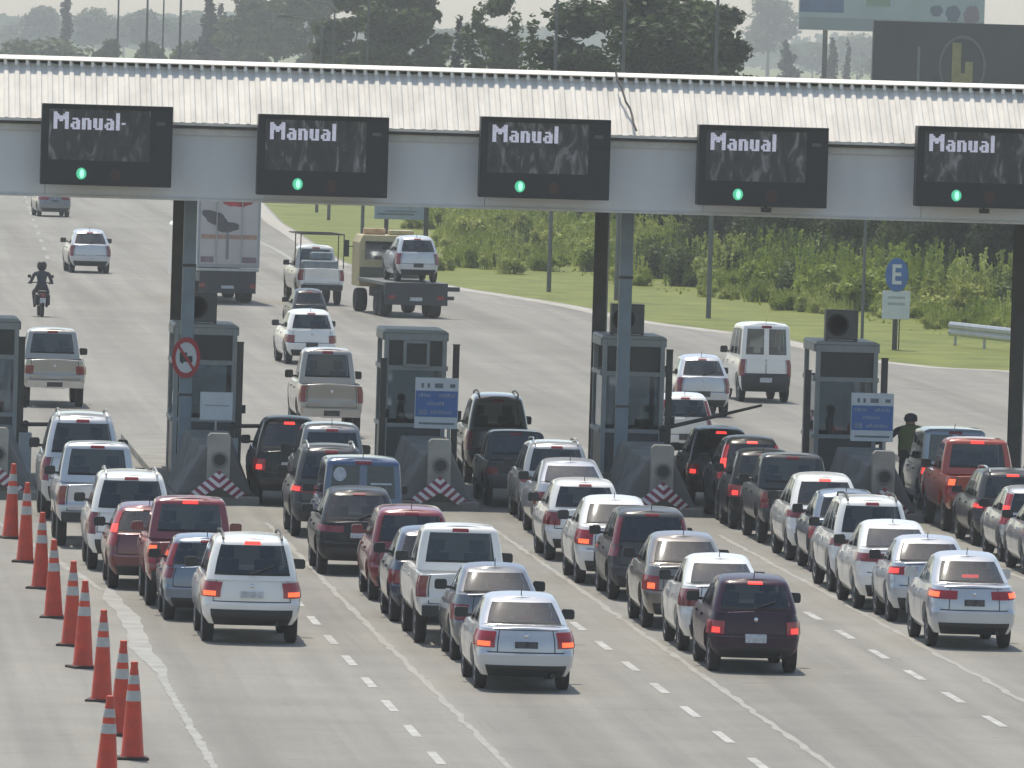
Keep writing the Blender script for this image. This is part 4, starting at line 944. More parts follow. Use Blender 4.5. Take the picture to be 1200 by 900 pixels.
m=MB(); m.lathe([(.001,.25),(.14,.30),(.17,.45),(.14,.66),(.001,.72)],'y',16,(0,0,.80)); m.build('fuel_tank',PAINT['black'],mo,smooth=50)
m=MB(); m.box(-.14,.14,-.52,.28,.70,.80); m.build('seat',BLK,mo,bevel=.04)
m=MB(); m.box(-.11,.11,-.62,-.40,.52,.72); m.build('tail_fairing',PAINT['black'],mo,bevel=.03)
m=MB(); m.box(-.07,.07,-.645,-.622,.62,.70); m.build('tail_light',LENS,mo)
m=MB(); m.box(-.10,.10,-.66,-.648,.42,.58); m.build('licence_plate',PLATE,mo)
m=MB(); m.tube([(-.38,.52,1.00),(-.2,.62,1.02),(.2,.62,1.02),(.38,.52,1.00)],.018,6); m.tube([(0,.62,1.02),(0,.95,.32)],.035,6); m.build('handlebar',BLK,mo)
for sx in(-1,1):
    m=MB(); m.box(sx*.40-.06,sx*.40+.06,.57,.60,1.16,1.25); m.tube([(sx*.3,.57,1.02),(sx*.38,.58,1.17)],.01,5); m.build('mirror',BLK,mo)
for sx in(-1,1): m=MB(); m.box(sx*.20-.06,sx*.20+.06,-.55,-.05,.36,.68); m.build('pannier',DARK,mo,bevel=.03)
# ------------------------------------------------------------------ roof box and ladder rack pickup
rp=car('pickup','white',372,357,56,286,'white work pickup with a tubular load frame, driving off ahead of the white hatchback','tall',0,0,group=AW,yaw=5,sy=.95)
m=MB(); s=rp.scale; k=lambda zz: zz*1.0
for sx in(-.84,.84):
    m.tube([(sx,-.9,1.12),(sx,-.9,2.16)],.022,6); m.tube([(sx,.62,1.12),(sx,.62,2.16)],.022,6); m.tube([(sx,-.95,2.16),(sx,2.4,2.16)],.022,6)
for y in(-.9,.62,2.3): m.tube([(-.86,y,2.16),(.86,y,2.16)],.022,6)
m.build('load_frame',STEELD,rp)
m=MB(); m.box(-.7,.7,-.6,.3,.75,1.35); m.box(-.3,.55,.0,.5,1.35,1.6); m.build('cargo',mat('grey_tarp',(.20,.24,.27),.8,var=.3),rp,bevel=.08)
# ------------------------------------------------------------------ box truck
def truck_wheels(root,ys,tr,r):
    for y in ys:
        for sx in(-1,1):
            m=MB(); w=.22; m.lathe([(r*.55,-w*.8),(r*.9,-w),(r,-w*.6),(r,w*.6),(r*.9,w),(r*.55,w*.8)],'x',24,(sx*tr,y,r)); o=m.build('wheel',TYRE,root,smooth=40)
            m=MB(); m.lathe([(r*.56,-w*.6),(r*.56,w*.7),(r*.3,w*.4),(.001,w*.4)],'x',20,(sx*tr,y,r)); m.build('rim',GALV,o)
g=G(264,356); t=empty('box_truck',(g.x,g.y+1.0,0),R(4)); tag(t,'box truck with a pale pictured rear door driving off under the second lane sign','truck',AW)
TRG=mat('truck_box_grey',(.33,.35,.38),.5,.1,var=.08); TRD=mat('truck_chassis',(.03,.036,.045),.6); 
m=MB(); m.box(-1.24,1.24,-1.0,7.6,1.42,4.95); m.build('cargo_box',TRG,t,bevel=.03)
m=MB(); m.box(-1.14,1.14,-1.04,-1.003,1.56,4.8); dr=m.build('rear_door',mat('truck_rear_door',(.46,.44,.44),.5,var=.10,scale=.9),t)
def blob(mb,cx,cz,rx,rz,y,rot=0,n=22,jit=.12):
    pts=[]
    for i in range(n):
        a=2*math.pi*i/n; r=1+random.uniform(-jit,jit); x,z_=rx*r*math.cos(a),rz*r*math.sin(a); pts.append((cx+x*math.cos(rot)-z_*math.sin(rot),cz+x*math.sin(rot)+z_*math.cos(rot)))
    mb.prism(pts,y-.004,y)
m=MB(); blob(m,-.55,3.36,.55,.26,-1.042,-.45); blob(m,-.05,3.02,.48,.20,-1.050,.1); m.build('door_picture',mat('picture_dark',(.09,.09,.10),.6,var=.3,scale=3),dr)
m=MB(); m.box(-.12,.0,-1.048,-1.043,1.75,2.95); m.build('door_picture',mat('picture_grey',(.22,.22,.23),.6,var=.3),dr)
m=MB(); blob(m,.42,4.08,.66,.26,-1.042,.1); m.build('door_picture',mat('picture_red',(.42,.05,.06),.6,var=.4,scale=2.5),dr)
m=MB(); m.box(-1.1,1.1,-1.0465,-1.0425,2.55,2.72); m.build('door_picture',mat('picture_band',(.38,.24,.18),.6,var=.3),dr)
m=MB(); m.box(-1.1,-.6,-1.0465,-1.0425,1.62,1.85); m.box(.5,1.1,-1.0465,-1.0425,1.62,1.85); m.build('door_picture',mat('picture_mauve',(.22,.16,.20),.6,var=.3),dr)
m=MB(); 
for x in(-.5,.5): m.tube([(x,-1.075,1.6),(x,-1.075,4.7)],.022,6)
m.build('lock_bar',GALV,dr)
m=MB(); m.box(-1.22,1.22,-1.0,-.7,1.28,1.40); m.build('rear_sill',GALV,t,bevel=.02)
m=MB(); m.box(-1.1,1.1,-.95,7.4,.85,1.28); m.box(-1.12,1.12,-.98,-.90,.42,1.28); m.build('chassis',TRD,t)
for sx in(-1,1):
    m=MB(); m.box(sx*1.0-.12,sx*1.0+.12,-1.0,-.982,.62,.80); m.build('tail_light',LENSD,t)
m=MB(); m.box(-.25,.25,-1.0,-.984,.60,.72); m.build('licence_plate',PLATE,t)
truck_wheels(t,(1.2,2.5,7.0),.98,.5)
m=MB(); m.box(-1.2,1.2,7.75,9.6,.7,3.0); m.build('cab',PAINT['white'],t,bevel=.15)
# ------------------------------------------------------------------ tow truck with a car on its bed
g=G(485,373); tw=empty('tow_truck',(g.x,g.y+.5,0),R(6)); tag(tw,'beige flatbed tow truck with dark rear and amber light bar carrying a silver car','tow truck',AW)
BEI=mat('truck_beige',(.42,.36,.20),.5,var=.15)
m=MB(); m.box(-1.22,1.22,-.5,5.6,1.22,1.36); m.build('flat_bed',mat('bed_steel',(.14,.15,.155),.5,.3),tw,bevel=.02)
m=MB(); m.box(-1.22,1.22,-.56,-.502,.50,1.34); m.box(-.45,.45,-.4,7.5,.6,1.2); m.box(-1.1,1.1,.0,.3,.8,1.2); m.build('chassis',TRD,tw)
m=MB(); m.box(1.22,1.70,-.5,-.2,1.05,1.22); m.box(1.22,1.5,-.45,-.3,.72,.86); m.build('side_ramp',TRD,tw,bevel=.02)
for sx in(-1,1):
    m=MB(); m.box(sx*.95-.14,sx*.95+.14,-.58,-.562,.72,.86); m.build('tail_light',LENSD,tw)
m=MB(); m.box(-.24,.24,-.58,-.562,.66,.80); m.build('licence_plate',PLATE,tw)
m=MB(); m.prism([(-1.18,1.0),(1.18,1.0),(1.18,2.7),(1.05,3.0),(-1.05,3.0),(-1.18,2.7)],5.7,7.4); cb=m.build('cab',BEI,tw,bevel=.05)
m=MB(); m.box(-.95,.95,5.66,5.695,2.05,2.75); m.build('rear_window',GLASS,cb)
m=MB(); m.box(-1.15,1.15,5.66,5.72,1.36,1.75); m.build('bulkhead',mat('olive_board',(.10,.10,.07),.7),tw)
m=MB(); m.box(-.95,-.1,6.1,6.4,3.0,3.25); m.build('light_bar',mat('amber_bar',(.55,.36,.20),.4,var=.3,scale=4),tw,bevel=.04)
m=MB(); m.box(.05,1.0,6.0,6.6,3.0,3.2); m.build('roof_deflector',BEI,tw,bevel=.06)
for sx in(-1,1):
    m=MB(); m.box(sx*1.45-.10,sx*1.45+.10,7.1,7.18,2.1,2.75); m.tube([(sx*1.15,7.1,2.5),(sx*1.42,7.14,2.5)],.02,6); m.build('wing_mirror',BLK,tw)
truck_wheels(tw,(.9,1.9,6.6),.95,.46)
d=Matrix.Rotation(R(6),4,'Z')@Vector((.14,.55,0))
car('hatch','silver',490,340,54,280,'silver hatchback riding on the flatbed of the tow truck','tall',0,0,group=AW,yaw=6,at=(g.x+d.x,g.y+.5+d.y,1.362),scale=(1.02,1.0,1.18))
# ------------------------------------------------------------------ road sign, guard rail, lamp posts
g=G(1048,410); ppm=F/g.y; o=empty('parking_sign',(g.x,g.y,0)); tag(o,'blue oval parking sign with white letter E above a pale plate in the grass','sign')
zc=PY(1048,322,g.y).z
m=MB(); m.box(-.09,.09,-.05,.05,0,zc-1.2); m.box(.13,.17,-.03,.03,0,zc-1.2); m.build('post',STEELD,o)
m=MB(); m.lathe([(.001,0),(.42,0),(.42,-.03),(.001,-.03)],'y',36,(0,-.06,zc),0,1,1.46); m.build('blue_disc',BLUEP,o)
textobj('letter','E',.34,.72,WHITEP,o,(-.17,-.105,zc-.34),bold=.02)
zp=PY(1048,357,g.y).z
m=MB(); m.box(-.50,.50,-.09,-.06,zp-.52,zp+.50); pl=m.build('plate',WHITEP,o,bevel=.01)
m=MB(); m.box(-.30,.32,-.096,-.0905,zp+.22,zp+.30); m.box(-.30,.32,-.096,-.0905,zp-.02,zp+.08); m.build('text_line',ALU,pl)
a=G(1112,404); b=G(1260,421); o=empty('guard_rail',(a.x,a.y,0)); tag(o,'grey steel guard rail standing in the grass right of the parking sign','guard rail')
d=(b-a); n=Vector((-d.y,d.x,0)).normalized()*-1
m=MB(); vs=[]; prof=[(0,.34),(.06,.42),(.06,.50),(0,.56),(0,.60),(.06,.66),(.06,.76),(0,.84)]
for q in(Vector((0,0,0)),d):
    for off,z in prof: vs.append((q.x+n.x*off,q.y+n.y*off,z))
    for off,z in prof[::-1]: vs.append((q.x+n.x*(off-.03),q.y+n.y*(off-.03),z+.02))
k=16; m.add(vs,[(i,(i+1)%k,(i+1)%k+k,i+k) for i in range(k)]+[tuple(range(k)),tuple(range(k,2*k))]); m.build('rail',GALV,o)
for t in lin(.03,.97,5):
    m=MB(); p=d*t; m.box(p.x-.05-n.x*.1,p.x+.05-n.x*.1,p.y-.05-n.y*.1,p.y+.05-n.y*.1,0,.8); m.build('rail_post',GALV,o)
POLE=mat('lamp_post_grey',(.13,.14,.14),.6,.2,var=.15)
def lamp(x,y,h,lab,r=.10,grp='street lamp posts along the road'):
    o=empty('street_lamp',(x,y,0)); tag(o,lab,'street lamp',grp)
    m=MB(); m.tube([(0,0,0),(0,0,h*.5),(0,0,h)],[r,r*.75,r*.5],10); m.build('pole',POLE,o)
    m=MB(); m.tube([(0,0,h-.05),(-.5,0,h+.35),(-1.9,0,h+.55)],[r*.5,r*.4,r*.35],8); m.build('arm',POLE,o)
    m=MB(); m.box(-2.7,-1.8,-.16,.16,h+.50,h+.64); m.build('lamp_head',POLE,o,bevel=.04)
for px,py,h,lab in((643,342,15,'lamp post in the meadow left of the dark brown middle column'),(830,373,15,'lamp post in the grass in front of the bushes, right of the middle lane sign'),(424,286,13,'thin lamp post in the meadow left of the tow truck'),(385,258,12,'thin post in the meadow under the second lane sign'),(371,249,11,'farther thin post beside the one under the second lane sign'),(722,352,15,'lamp post rising in front of the large dark tree, above the cable')):
    g=G(px,py); lamp(g.x,g.y,h,lab)
for px,Y,h in((138,800,15),(172,760,18),(191,840,14),(211,720,19),(500,760,17)):
    a=PY(px,40,Y); lamp(a.x,Y,h,'thin far lamp post rising from the hazy trees at the upper left' if px<400 else 'thin far lamp post right of centre of the tree line left of the bare gap',.13)
lp=G(1010,400); o=empty('slim_pole',lp); tag(o,'slim bare pole standing behind the rightmost booth fan unit','pole')
m=MB(); m.tube([(0,0,0),(0,0,7.5)],[.06,.045],8); m.build('pole',POLE,o)
m=MB(); m.tube([(0,0,7.5),(0,0,7.62)],.06,8); m.build('cap',POLE,o)
# roadside board behind the tow truck
a=PY(440,205,450); b=PY(497,258,450); o=empty('road_sign_board',((a.x+b.x)/2,450,0)); tag(o,'pale blue-grey road sign board with dark lettering behind the tow truck','sign')
w=(b.x-a.x)/2
m=MB(); m.box(-w,w,0,.08,b.z,a.z); pn=m.build('panel',mat('sign_pale_blue',(.30,.36,.43),.5),o,bevel=.02)
m=MB(); m.box(-w*.2,w*.05,-.012,-.003,b.z+.62,b.z+.92); m.box(.12*w,w*.22,-.012,-.003,b.z+.62,b.z+.86); m.box(.3*w,w*.5,-.012,-.003,b.z+.60,b.z+.92); m.build('lettering',mat('sign_dark_letters',(.07,.09,.12),.6),pn)
m=MB(); m.box(-w*.9,w*.6,-.012,-.003,b.z+.20,b.z+.30); m.box(-w*.6,w*.7,-.012,-.003,b.z+.36,b.z+.42); m.build('lettering',mat('sign_grey_letters',(.16,.19,.22),.6),pn)
m=MB(); m.box(w-.0,w+.22,.1,.3,0,a.z); m.box(-w*.5-.1,-w*.5+.1,.1,.3,0,a.z); m.build('post',STEELD,o)
# ------------------------------------------------------------------ billboards
def bboard(x0,y0,x1,y1,Y,name,lab,col):
    a=PY(x0,y0,Y); b=PY(x1,y1,Y); w=(b.x-a.x)/2; o=empty('billboard',((a.x+b.x)/2,Y,0)); tag(o,lab,'billboard','billboards beyond the canopy')
    m=MB(); m.box(-w,w,0,.5,b.z,a.z); p=m.build('panel',col,o)
    m=MB()
    for q in(-.7,0,.7): m.box(q*w-.2,q*w+.2,.6,1.0,0,a.z-.3); 
    m.box(-w,w,.5,.6,b.z+.2,b.z+.5); m.box(-w,w,.5,.6,a.z-.6,a.z-.3); m.build('support',STEELD,o)
    return o,p,w,b.z,a.z
o,p,w,z0,z1=bboard(938,-40,1153,41,820,'a','large pale blue-white billboard with a dark blue field, behind the dark one',mat('billboard_pale',(.33,.40,.46),.5,var=.12,scale=.3))
hh=z1-z0
m=MB(); m.box(-w*.99,-w*.52,-.03,-.005,z0+hh*.28,z1-.1); m.build('picture_field',mat('billboard_blue',(.05,.11,.26),.5,var=.2,scale=.6),p)
m=MB(); m.box(-w*.28,-w*.02,-.03,-.005,z0+hh*.40,z0+hh*.55); m.build('picture_field',mat('billboard_green',(.16,.26,.20),.5,var=.3,scale=1),p)
m=MB(); blob(m,.66*w,z0+hh*.32,.65,.75,-.03); blob(m,.48*w,z0+hh*.36,.55,.5,-.03); m.build('picture_field',mat('billboard_navy',(.07,.11,.18),.5),p)
m=MB(); blob(m,.86*w,z0+hh*.30,.7,.9,-.03); m.build('picture_field',mat('billboard_mauve',(.18,.14,.20),.5),p)
m=MB(); m.box(-w,w,-.03,-.005,z0+.05,z0+hh*.2); m.build('picture_field',mat('billboard_grey',(.22,.27,.32),.5,var=.1,scale=.4),p)
o,p,w,z0,z1=bboard(1024,24,1290,104,560,'b','dark billboard with a gold emblem in a thin ring, at the upper right',mat('billboard_dark',(.030,.034,.045),.5,var=.15,scale=.5))
cx=PY(1128,60,560).x-o.location.x; cz=PY(1128,78,560).z
m=MB(); vs=MB(); ring(vs,1.28,1.42,-.05,-.01,1.32); 
for v in vs.v: pass
m.add([(v[0]+cx,v[1],v[2]+cz) for v in vs.v],vs.f); m.build('emblem_ring',mat('emblem_ring',(.12,.13,.14),.5),p)
m=MB(); m.box(cx-.62,cx-.08,-.05,-.01,cz-1.2,cz+1.42); m.box(cx+.18,cx+.64,-.05,-.01,cz-1.2,cz+.30); m.box(cx-.08,cx+.18,-.05,-.01,cz-1.2,cz-.4); m.prism([(cx-.62,cz-1.6),(cx+.64,cz-1.6),(cx+.64,cz-1.2),(cx-.62,cz-1.2)],-.05,-.01); m.build('emblem_gold',mat('emblem_gold',(.30,.26,.12),.45,.2,var=.25,scale=2),p)
m=MB(); m.box(-w-.05,-w+.9,-.04,.45,z0,z1-1.0); m.build('side_panel',mat('billboard_side',(.05,.075,.10),.5),p) if False else None
m=MB(); 
for q in(-.60,): m.box(q*w-.08,q*w+.08,-.12,-.005,z0,z0+2.2)
m.build('frame_post',mat('billboard_frame',(.16,.18,.20),.5),p)
# ------------------------------------------------------------------ vegetation
BARK=mat('bark',(.07,.055,.04),.9,var=.3,scale=2)
rng=random.Random(11)
def crown_mesh(key,lobes,n,leaf,seed,stretch=1.0,up=.0):
    r=random.Random(seed); vs=[];fs=[]
    wts=[l[3]*l[4] for l in lobes]
    for i in range(n):
        cx,cy,cz,rx,rz=r.choices(lobes,wts)[0]
        while True:
            d=Vector((r.gauss(0,1),r.gauss(0,1),r.gauss(0,1)))
            if d.length>.01: break
        d.normalize(); q=(r.random()**.45)*(1+.16*math.sin(d.x*7+seed)*math.sin(d.z*6+d.y*5))
        p=Vector((cx+d.x*rx*q,cy+d.y*rx*q,cz+d.z*rz*q))
        nrm=(d+Vector((r.gauss(0,.8),r.gauss(0,.8),r.gauss(0,.8)+.3))).normalized()
        a=nrm.orthogonal().normalized(); a=(Quaternion(nrm,r.random()*6.28)@a); b=nrm.cross(a)
        s=leaf*r.uniform(.5,1.3); k=len(vs)
        vs+=[p-a*s*.5,p-b*s*.32*stretch+nrm*s*.1,p+a*s*.6,p+b*s*.32*stretch+nrm*s*.1]; fs.append((k,k+1,k+2,k+3))
    me=bpy.data.meshes.new('crown'); me.from_pydata(vs,[],fs); return me
def trunk_mb(h,r,lobes):
    m=MB(); m.tube([(0,0,0),(.1*r,0,h*.4),(0,.2*r,h)],[r*1.25,r*.85,r*.45],9)
    for l in lobes[:6]:
        m.tube([(0,0,h*rng.uniform(.55,.9)),((l[0])*.5,l[1]*.5,(h+l[2])*.5),(l[0],l[1],l[2])],[r*.4,r*.25,r*.08],6)
    return m
def lobes_round(w,z0,z1,n,seed):
    r=random.Random(seed); out=[]
    for i in range(n):
        t=r.random(); z=z0+(z1-z0)*(.25+.6*t); env=math.sin(math.pi*min(1,.25+.62*t))*w*.5; a=r.random()*6.28; q=r.random()**.6
        s=w*r.uniform(.14,.26); out.append((math.cos(a)*(env-s*.7)*q,math.sin(a)*(env-s*.7)*q,min(z,z1-s*.7),s,s*.78))
    return out
def lobes_conifer(w,z0,z1,seed):
    r=random.Random(seed); return [(r.uniform(-.1,.1)*w,r.uniform(-.1,.1)*w,z0+(z1-z0)*t,w*.5*(1-t*.88)*r.uniform(.8,1.1),(z1-z0)*.10) for t in lin(.05,.95,9)]
def lobes_column(w,z0,z1,seed):
    r=random.Random(seed); return [(r.uniform(-.14,.14)*w,r.uniform(-.14,.14)*w,z0+(z1-z0)*t,w*.5*r.uniform(.65,1.0)*(1-.55*t*t),(z1-z0)*.13) for t in lin(.05,.93,8)]
LEAFD=leafmat('leaf_dark',(.014,.026,.010),(.060,.095,.026),.5); LEAFM=leafmat('leaf_mid',(.030,.052,.016),(.095,.14,.035),.4); LEAFL=leafmat('leaf_light',(.15,.21,.035),(.40,.47,.10),.8); LEAFC=leafmat('leaf_conifer',(.012,.022,.014),(.028,.042,.022),.5); REED=leafmat('reed_leaf',(.22,.27,.05),(.55,.58,.20),.9); BUSHL=leafmat('weed_leaf',(.05,.08,.022),(.20,.25,.08),.9); BUSH=leafmat('bush_leaf',(.022,.038,.014),(.15,.19,.06),.8)
def tree(px,top,wpx,Y,kind,lf,lab,grp,n=2600,leaf=.5,seed=None,zb=None):
    q=1.9 if Y>=1200 else (1.4 if Y>=800 else 1.0); Y*=q; leaf*=q**.8
    a=PY(px,top,Y); ppm=F/Y; w=wpx/ppm; h=a.z; sd=seed or rng.randrange(9999)
    z0=h*.22 if zb is None else zb
    lobes={'round':lambda: lobes_round(w,z0,h,17,sd),'conifer':lambda: lobes_conifer(w,h*.1,h,sd),'column':lambda: lobes_column(w,h*.12,h,sd)}[kind]()
    o=empty('tree' if kind!='conifer' else 'conifer_tree',(a.x,Y,0)); tag(o,lab,'tree',grp)
    trunk_mb(h*.75 if kind!='round' else h*.5,max(.12,h*.022),lobes if kind=='round' else []).build('trunk',BARK,o,smooth=60)
    me=crown_mesh(None,lobes,n,leaf,sd); me.materials.append(lf)
    zs=sorted(v.co.z for v in me.vertices); xs=sorted(abs(v.co.x) for v in me.vertices); zt_=zs[int(len(zs)*.997)]; xw=xs[int(len(xs)*.985)]; kz=h/zt_; kx=w*.5/xw*(1.15 if kind=='round' else 1)
    for v in me.vertices: v.co=Vector((v.co.x*kx,v.co.y*kx,v.co.z*kz))
    c=bpy.data.objects.new('crown',me); COL.objects.link(c); c.parent=o
    return o
FT='trees on the skyline beyond the canopy'
# big dark spreading tree: four overlapping trees reading as one broad grove
tree(768,-12,150,505,'round',LEAFD,'broad dark spreading tree in the middle of the skyline, behind the lamp post','big skyline trees',15000,.32,5)
tree(690,4,95,520,'round',LEAFD,'dark leafy tree forming the left shoulder of the broad skyline tree','big skyline trees',8500,.32,8)
tree(852,10,72,515,'round',LEAFD,'dark leafy tree forming the right end of the broad skyline tree','big skyline trees',7000,.32,12)
tree(806,0,90,530,'round',LEAFM,'mid green tree between the broad skyline tree and its right end','big skyline trees',7000,.33,15)
tree(625,24,40,560,'column',LEAFM,'thin pale green tree with gaps left of the broad dark skyline tree',FT,1500,.35)
tree(607,14,34,640,'column',LEAFM,'slim loose tree second left of the broad dark skyline tree',FT,1100,.35)
tree(582,-6,46,640,'round',LEAFM,'rounded mid green tree right of the sky gap above the middle of the canopy',FT,2200,.42)
tree(556,6,40,620,'column',LEAFM,'upright tree just right of the bright sky gap',FT,1600,.42)
tree(536,22,34,700,'conifer',LEAFC,'small dark conifer standing in the bright sky gap',FT,1400,.4)
labsM=['tall greyish green tree left of the bright sky gap','tall dense tree second left of the bright sky gap','tall dense tree third left of the bright sky gap','broad tree above the second lane sign','tall tree above the gap between first and second sign','bushy tree left of the one above the second sign gap']
for (px,top,w,Y,l) in((497,-4,62,720,labsM[0]),(455,-22,70,700,labsM[1]),(412,-30,66,760,labsM[2]),(366,-34,74,820,labsM[3]),(326,-30,70,860,labsM[4]),(290,-8,56,880,labsM[5])):
    tree(px,top,w,Y,'round',LEAFM,l,FT,6000,.45)
tree(246,-6,40,900,'conifer',LEAFC,'dark pointed conifer above the first lane sign right end',FT,2400,.55)
tree(263,6,34,1000,'conifer',LEAFC,'second pointed conifer right of the dark one at upper left',FT,1600,.55)
tree(78,-8,17,1150,'column',LEAFC,'narrow poplar rising highest among the hazy trees at the upper left',FT,1400,.5)
for px,top,w,Y,l in((8,38,60,1500,'low hazy tree at the left edge of the skyline'),(46,8,38,1350,'hazy tree left of the narrow poplar'),(110,10,58,1300,'hazy tree right of the narrow poplar'),(146,20,52,1400,'low hazy tree between the far lamp posts'),(172,12,44,1250,'hazy rounded tree behind the far lamp posts'),(204,22,56,1350,'hazy low tree right of the far lamp posts'),(226,14,44,1300,'hazy tree left of the dark pointed conifer'),(22,28,44,1450,'low hazy tree second from the left edge'),(66,22,50,1500,'hazy tree at the foot of the narrow poplar'),(530,34,60,1300,'hazy distant tree low in the bright sky gap')):
    tree(px,top,w,Y,'round',LEAFM,l,FT,2000,.8)
tree(902,-4,56,1250,'round',LEAFM,'tall hazy blue tree right of the broad dark skyline tree',FT,2600,.7)
tree(953,50,60,1400,'round',LEAFM,'hazy tree under the pale billboard between conifers',FT,2000,.7)
tree(1006,40,70,1450,'round',LEAFM,'hazy tree beside the dark billboard edge',FT,2000,.7)
tree(925,48,34,1050,'conifer',LEAFC,'dark conifer left of the pale billboard foot',FT,1500,.5)
tree(976,46,26,1050,'conifer',LEAFC,'dark conifer under the pale billboard, left of a thin one',FT,1300,.5)
tree(994,48,14,1080,'conifer',LEAFC,'thin dark conifer beside the dark billboard',FT,800,.45)
for px,top,w,Y,l in((128,46,30,900,'low tree at the foot of the rounded hazy tree'),(176,49,34,900,'low tree below the far lamp posts'),(222,50,40,900,'low tree left of the dark pointed conifers foot'),(300,60,36,850,'low tree right of the second pointed conifer'),(372,62,40,850,'low tree under the broad tree above the second lane sign'),(60,44,70,950,'low broad hazy tree under the narrow poplar'),(20,46,60,950,'low broad tree at the far left behind the canopy')):
    tree(px,top,w,Y,'round',LEAFM,l,FT,1500,.5)
for px,top,w,Y,l in((1050,60,90,1200,'hazy tree hidden behind the dark billboard'),):
    tree(px,top,w,Y,'round',LEAFM,l,FT,900,.8)
# far wood that closes the horizon
fw=MB(); r=random.Random(3); vs=[];fs=[]
for i in range(15000):
    x=r.uniform(-300,900); y=r.uniform(3300,3900); z=r.uniform(0,1)**.7*(10.5+2.5*math.sin(x*.045)+1.5*math.sin(x*.13+2)); s=r.uniform(1.2,3.0); a=r.random()*6.28; t=r.uniform(-.8,.8); k=len(vs)
    dx,dy=math.cos(a)*s,math.sin(a)*s*.4; vs+=[(x-dx,y-dy,z-s*.5),(x+dx,y+dy,z-s*.5*t),(x+dx*.6,y+dy,z+s),(x-dx*.7,y-dy,z+s*.8)]; fs.append((k,k+1,k+2,k+3))
fw.add(vs,fs); o=fw.build('far_wood',LEAFM) if False else None
me=bpy.data.meshes.new('far_wood'); me.from_pydata(vs,[],fs); me.materials.append(LEAFM); o=bpy.data.objects.new('far_wood',me); COL.objects.link(o); tag(o,'far hazy wood along the whole horizon','wood',kind='stuff')
# right-hand thicket: individual bushes and small trees
TH='bushes of the thicket behind the grass on the right'
bl=['dark bushy tree of the thicket behind the grass, right of the middle column']
protos=[]
for i in range(4):
    sd=40+i; lb=lobes_round(6.5,.5,8.2,15,sd); me=crown_mesh(None,lb,8000,.28,sd); me.materials.append(BUSH if i%2 else LEAFD); protos.append((lb,me))
def bush(px,py,h,k,w=1.0,lab='dark leafy bush tree in the thicket behind the right-hand grass'):
    g=G(px,py); lb,me=protos[k]; o=empty('bush_tree',(g.x,g.y,0),rng.random()*6.28); o.scale=(w,w,h/8.2); tag(o,lab,'tree',TH)
    key=('bt',k)
    if key not in CARC: CARC[key]=trunk_mb(4.2,.16,lb).mesh('trunk',60); CARC[key].materials.append(BARK)
    for n,q in(('trunk',CARC[key]),('crown',me)): c=bpy.data.objects.new(n,q); COL.objects.link(c); c.parent=o
for px,py,h,k,w in((748,302,6.2,1,.8),(775,308,7.6,0,.9),(812,306,8.5,2,1.0),(850,315,8.6,0,1.05),(888,320,8.0,1,1.0),(925,325,8.6,2,1.05),(962,330,9.2,0,1.0),(1000,335,8.2,3,1.0),(1035,342,7.8,1,.9),(1075,352,8.0,3,.9),(1110,362,9.4,2,.9),(1145,366,9.6,0,.85),(1180,370,9.2,2,.8),(1215,366,9.4,0,.9),(1245,372,8.8,1,.9),(870,300,8.8,2,1.2),(1000,312,9,0,1.3),(1090,325,9.2,2,1.3),(1180,335,9.2,0,1.3),(930,298,8.8,3,1.2),(800,292,8.4,0,1.1),(1060,345,6.5,1,.7),(905,336,5.5,1,.7),(845,328,5.2,3,.7),(985,346,5.6,3,.7)):
    bush(px,py,h,k,w)
# low light-green shrubs and reeds in front of the thicket and across the meadow
sp=[]
for i in range(5):
    r=random.Random(60+i); lb=[]
    for j in range(9): 
        a=r.random()*6.28; q=r.random()**.6*.95; s=r.uniform(.22,.42); lb.append((math.cos(a)*q,math.sin(a)*q,r.uniform(.25,1.25)*(1-.3*q),s,s*r.uniform(.8,1.5)))
    me=crown_mesh(None,lb,2600,.14,60+i,1.1)
    m=MB(); 
    for v in me.polygons:
        m.add([me.vertices[k].co for k in v.vertices],[(0,1,2,3)])
    for j in range(70):
        a=r.random()*6.28; q=r.random()**.6*.9; x,y=math.cos(a)*q,math.sin(a)*q; h=r.uniform(.8,1.9); lx,ly=r.gauss(0,.16),r.gauss(0,.16); w=r.uniform(.015,.03)
        m.add([(x-w,y,0),(x+w,y,0),(x+lx+w*.4,y+ly,h),(x+lx-w*.4,y+ly,h)],[(0,1,2,3)])
        for t in (.6,.7,.8,.88,.94,1.0):
            s=r.uniform(.035,.085); a2=r.random()*6.28; cx,cy,cz=x+lx*t,y+ly*t,h*t; dx,dy=math.cos(a2)*s,math.sin(a2)*s; m.add([(cx-dx,cy-dy,cz-s*.5),(cx+dx*.2,cy-dy*.3,cz-s),(cx+dx,cy+dy,cz+s*.4),(cx-dx*.2,cy+dy*.3,cz+s)],[(0,1,2,3)])
    me2=m.mesh('foliage',fixn=False); me2.materials.append([LEAFL,REED,BUSHL,LEAFL,REED][i]); sp.append(me2)
def shrub(px,py,s,k):
    g=G(px,py); o=bpy.data.objects.new('shrub',sp[k]); COL.objects.link(o); o.location=g; o.rotation_euler=(0,0,rng.random()*6.28); o.scale=(s*rng.uniform(1.0,1.5),s*rng.uniform(1,1.5),s*rng.uniform(.8,1.15))
    tag(o,'light green weedy shrub at the foot of the thicket behind the grass' if k in(0,3) else 'darker green weedy shrub at the foot of the thicket behind the grass' if k==2 else 'pale reedy clump at the foot of the thicket behind the grass','shrub','weedy shrubs in front of the thicket')
edgeT=[(690,318),(760,328),(830,340),(900,350),(980,362),(1060,372),(1110,380),(1160,384),(1200,386)]
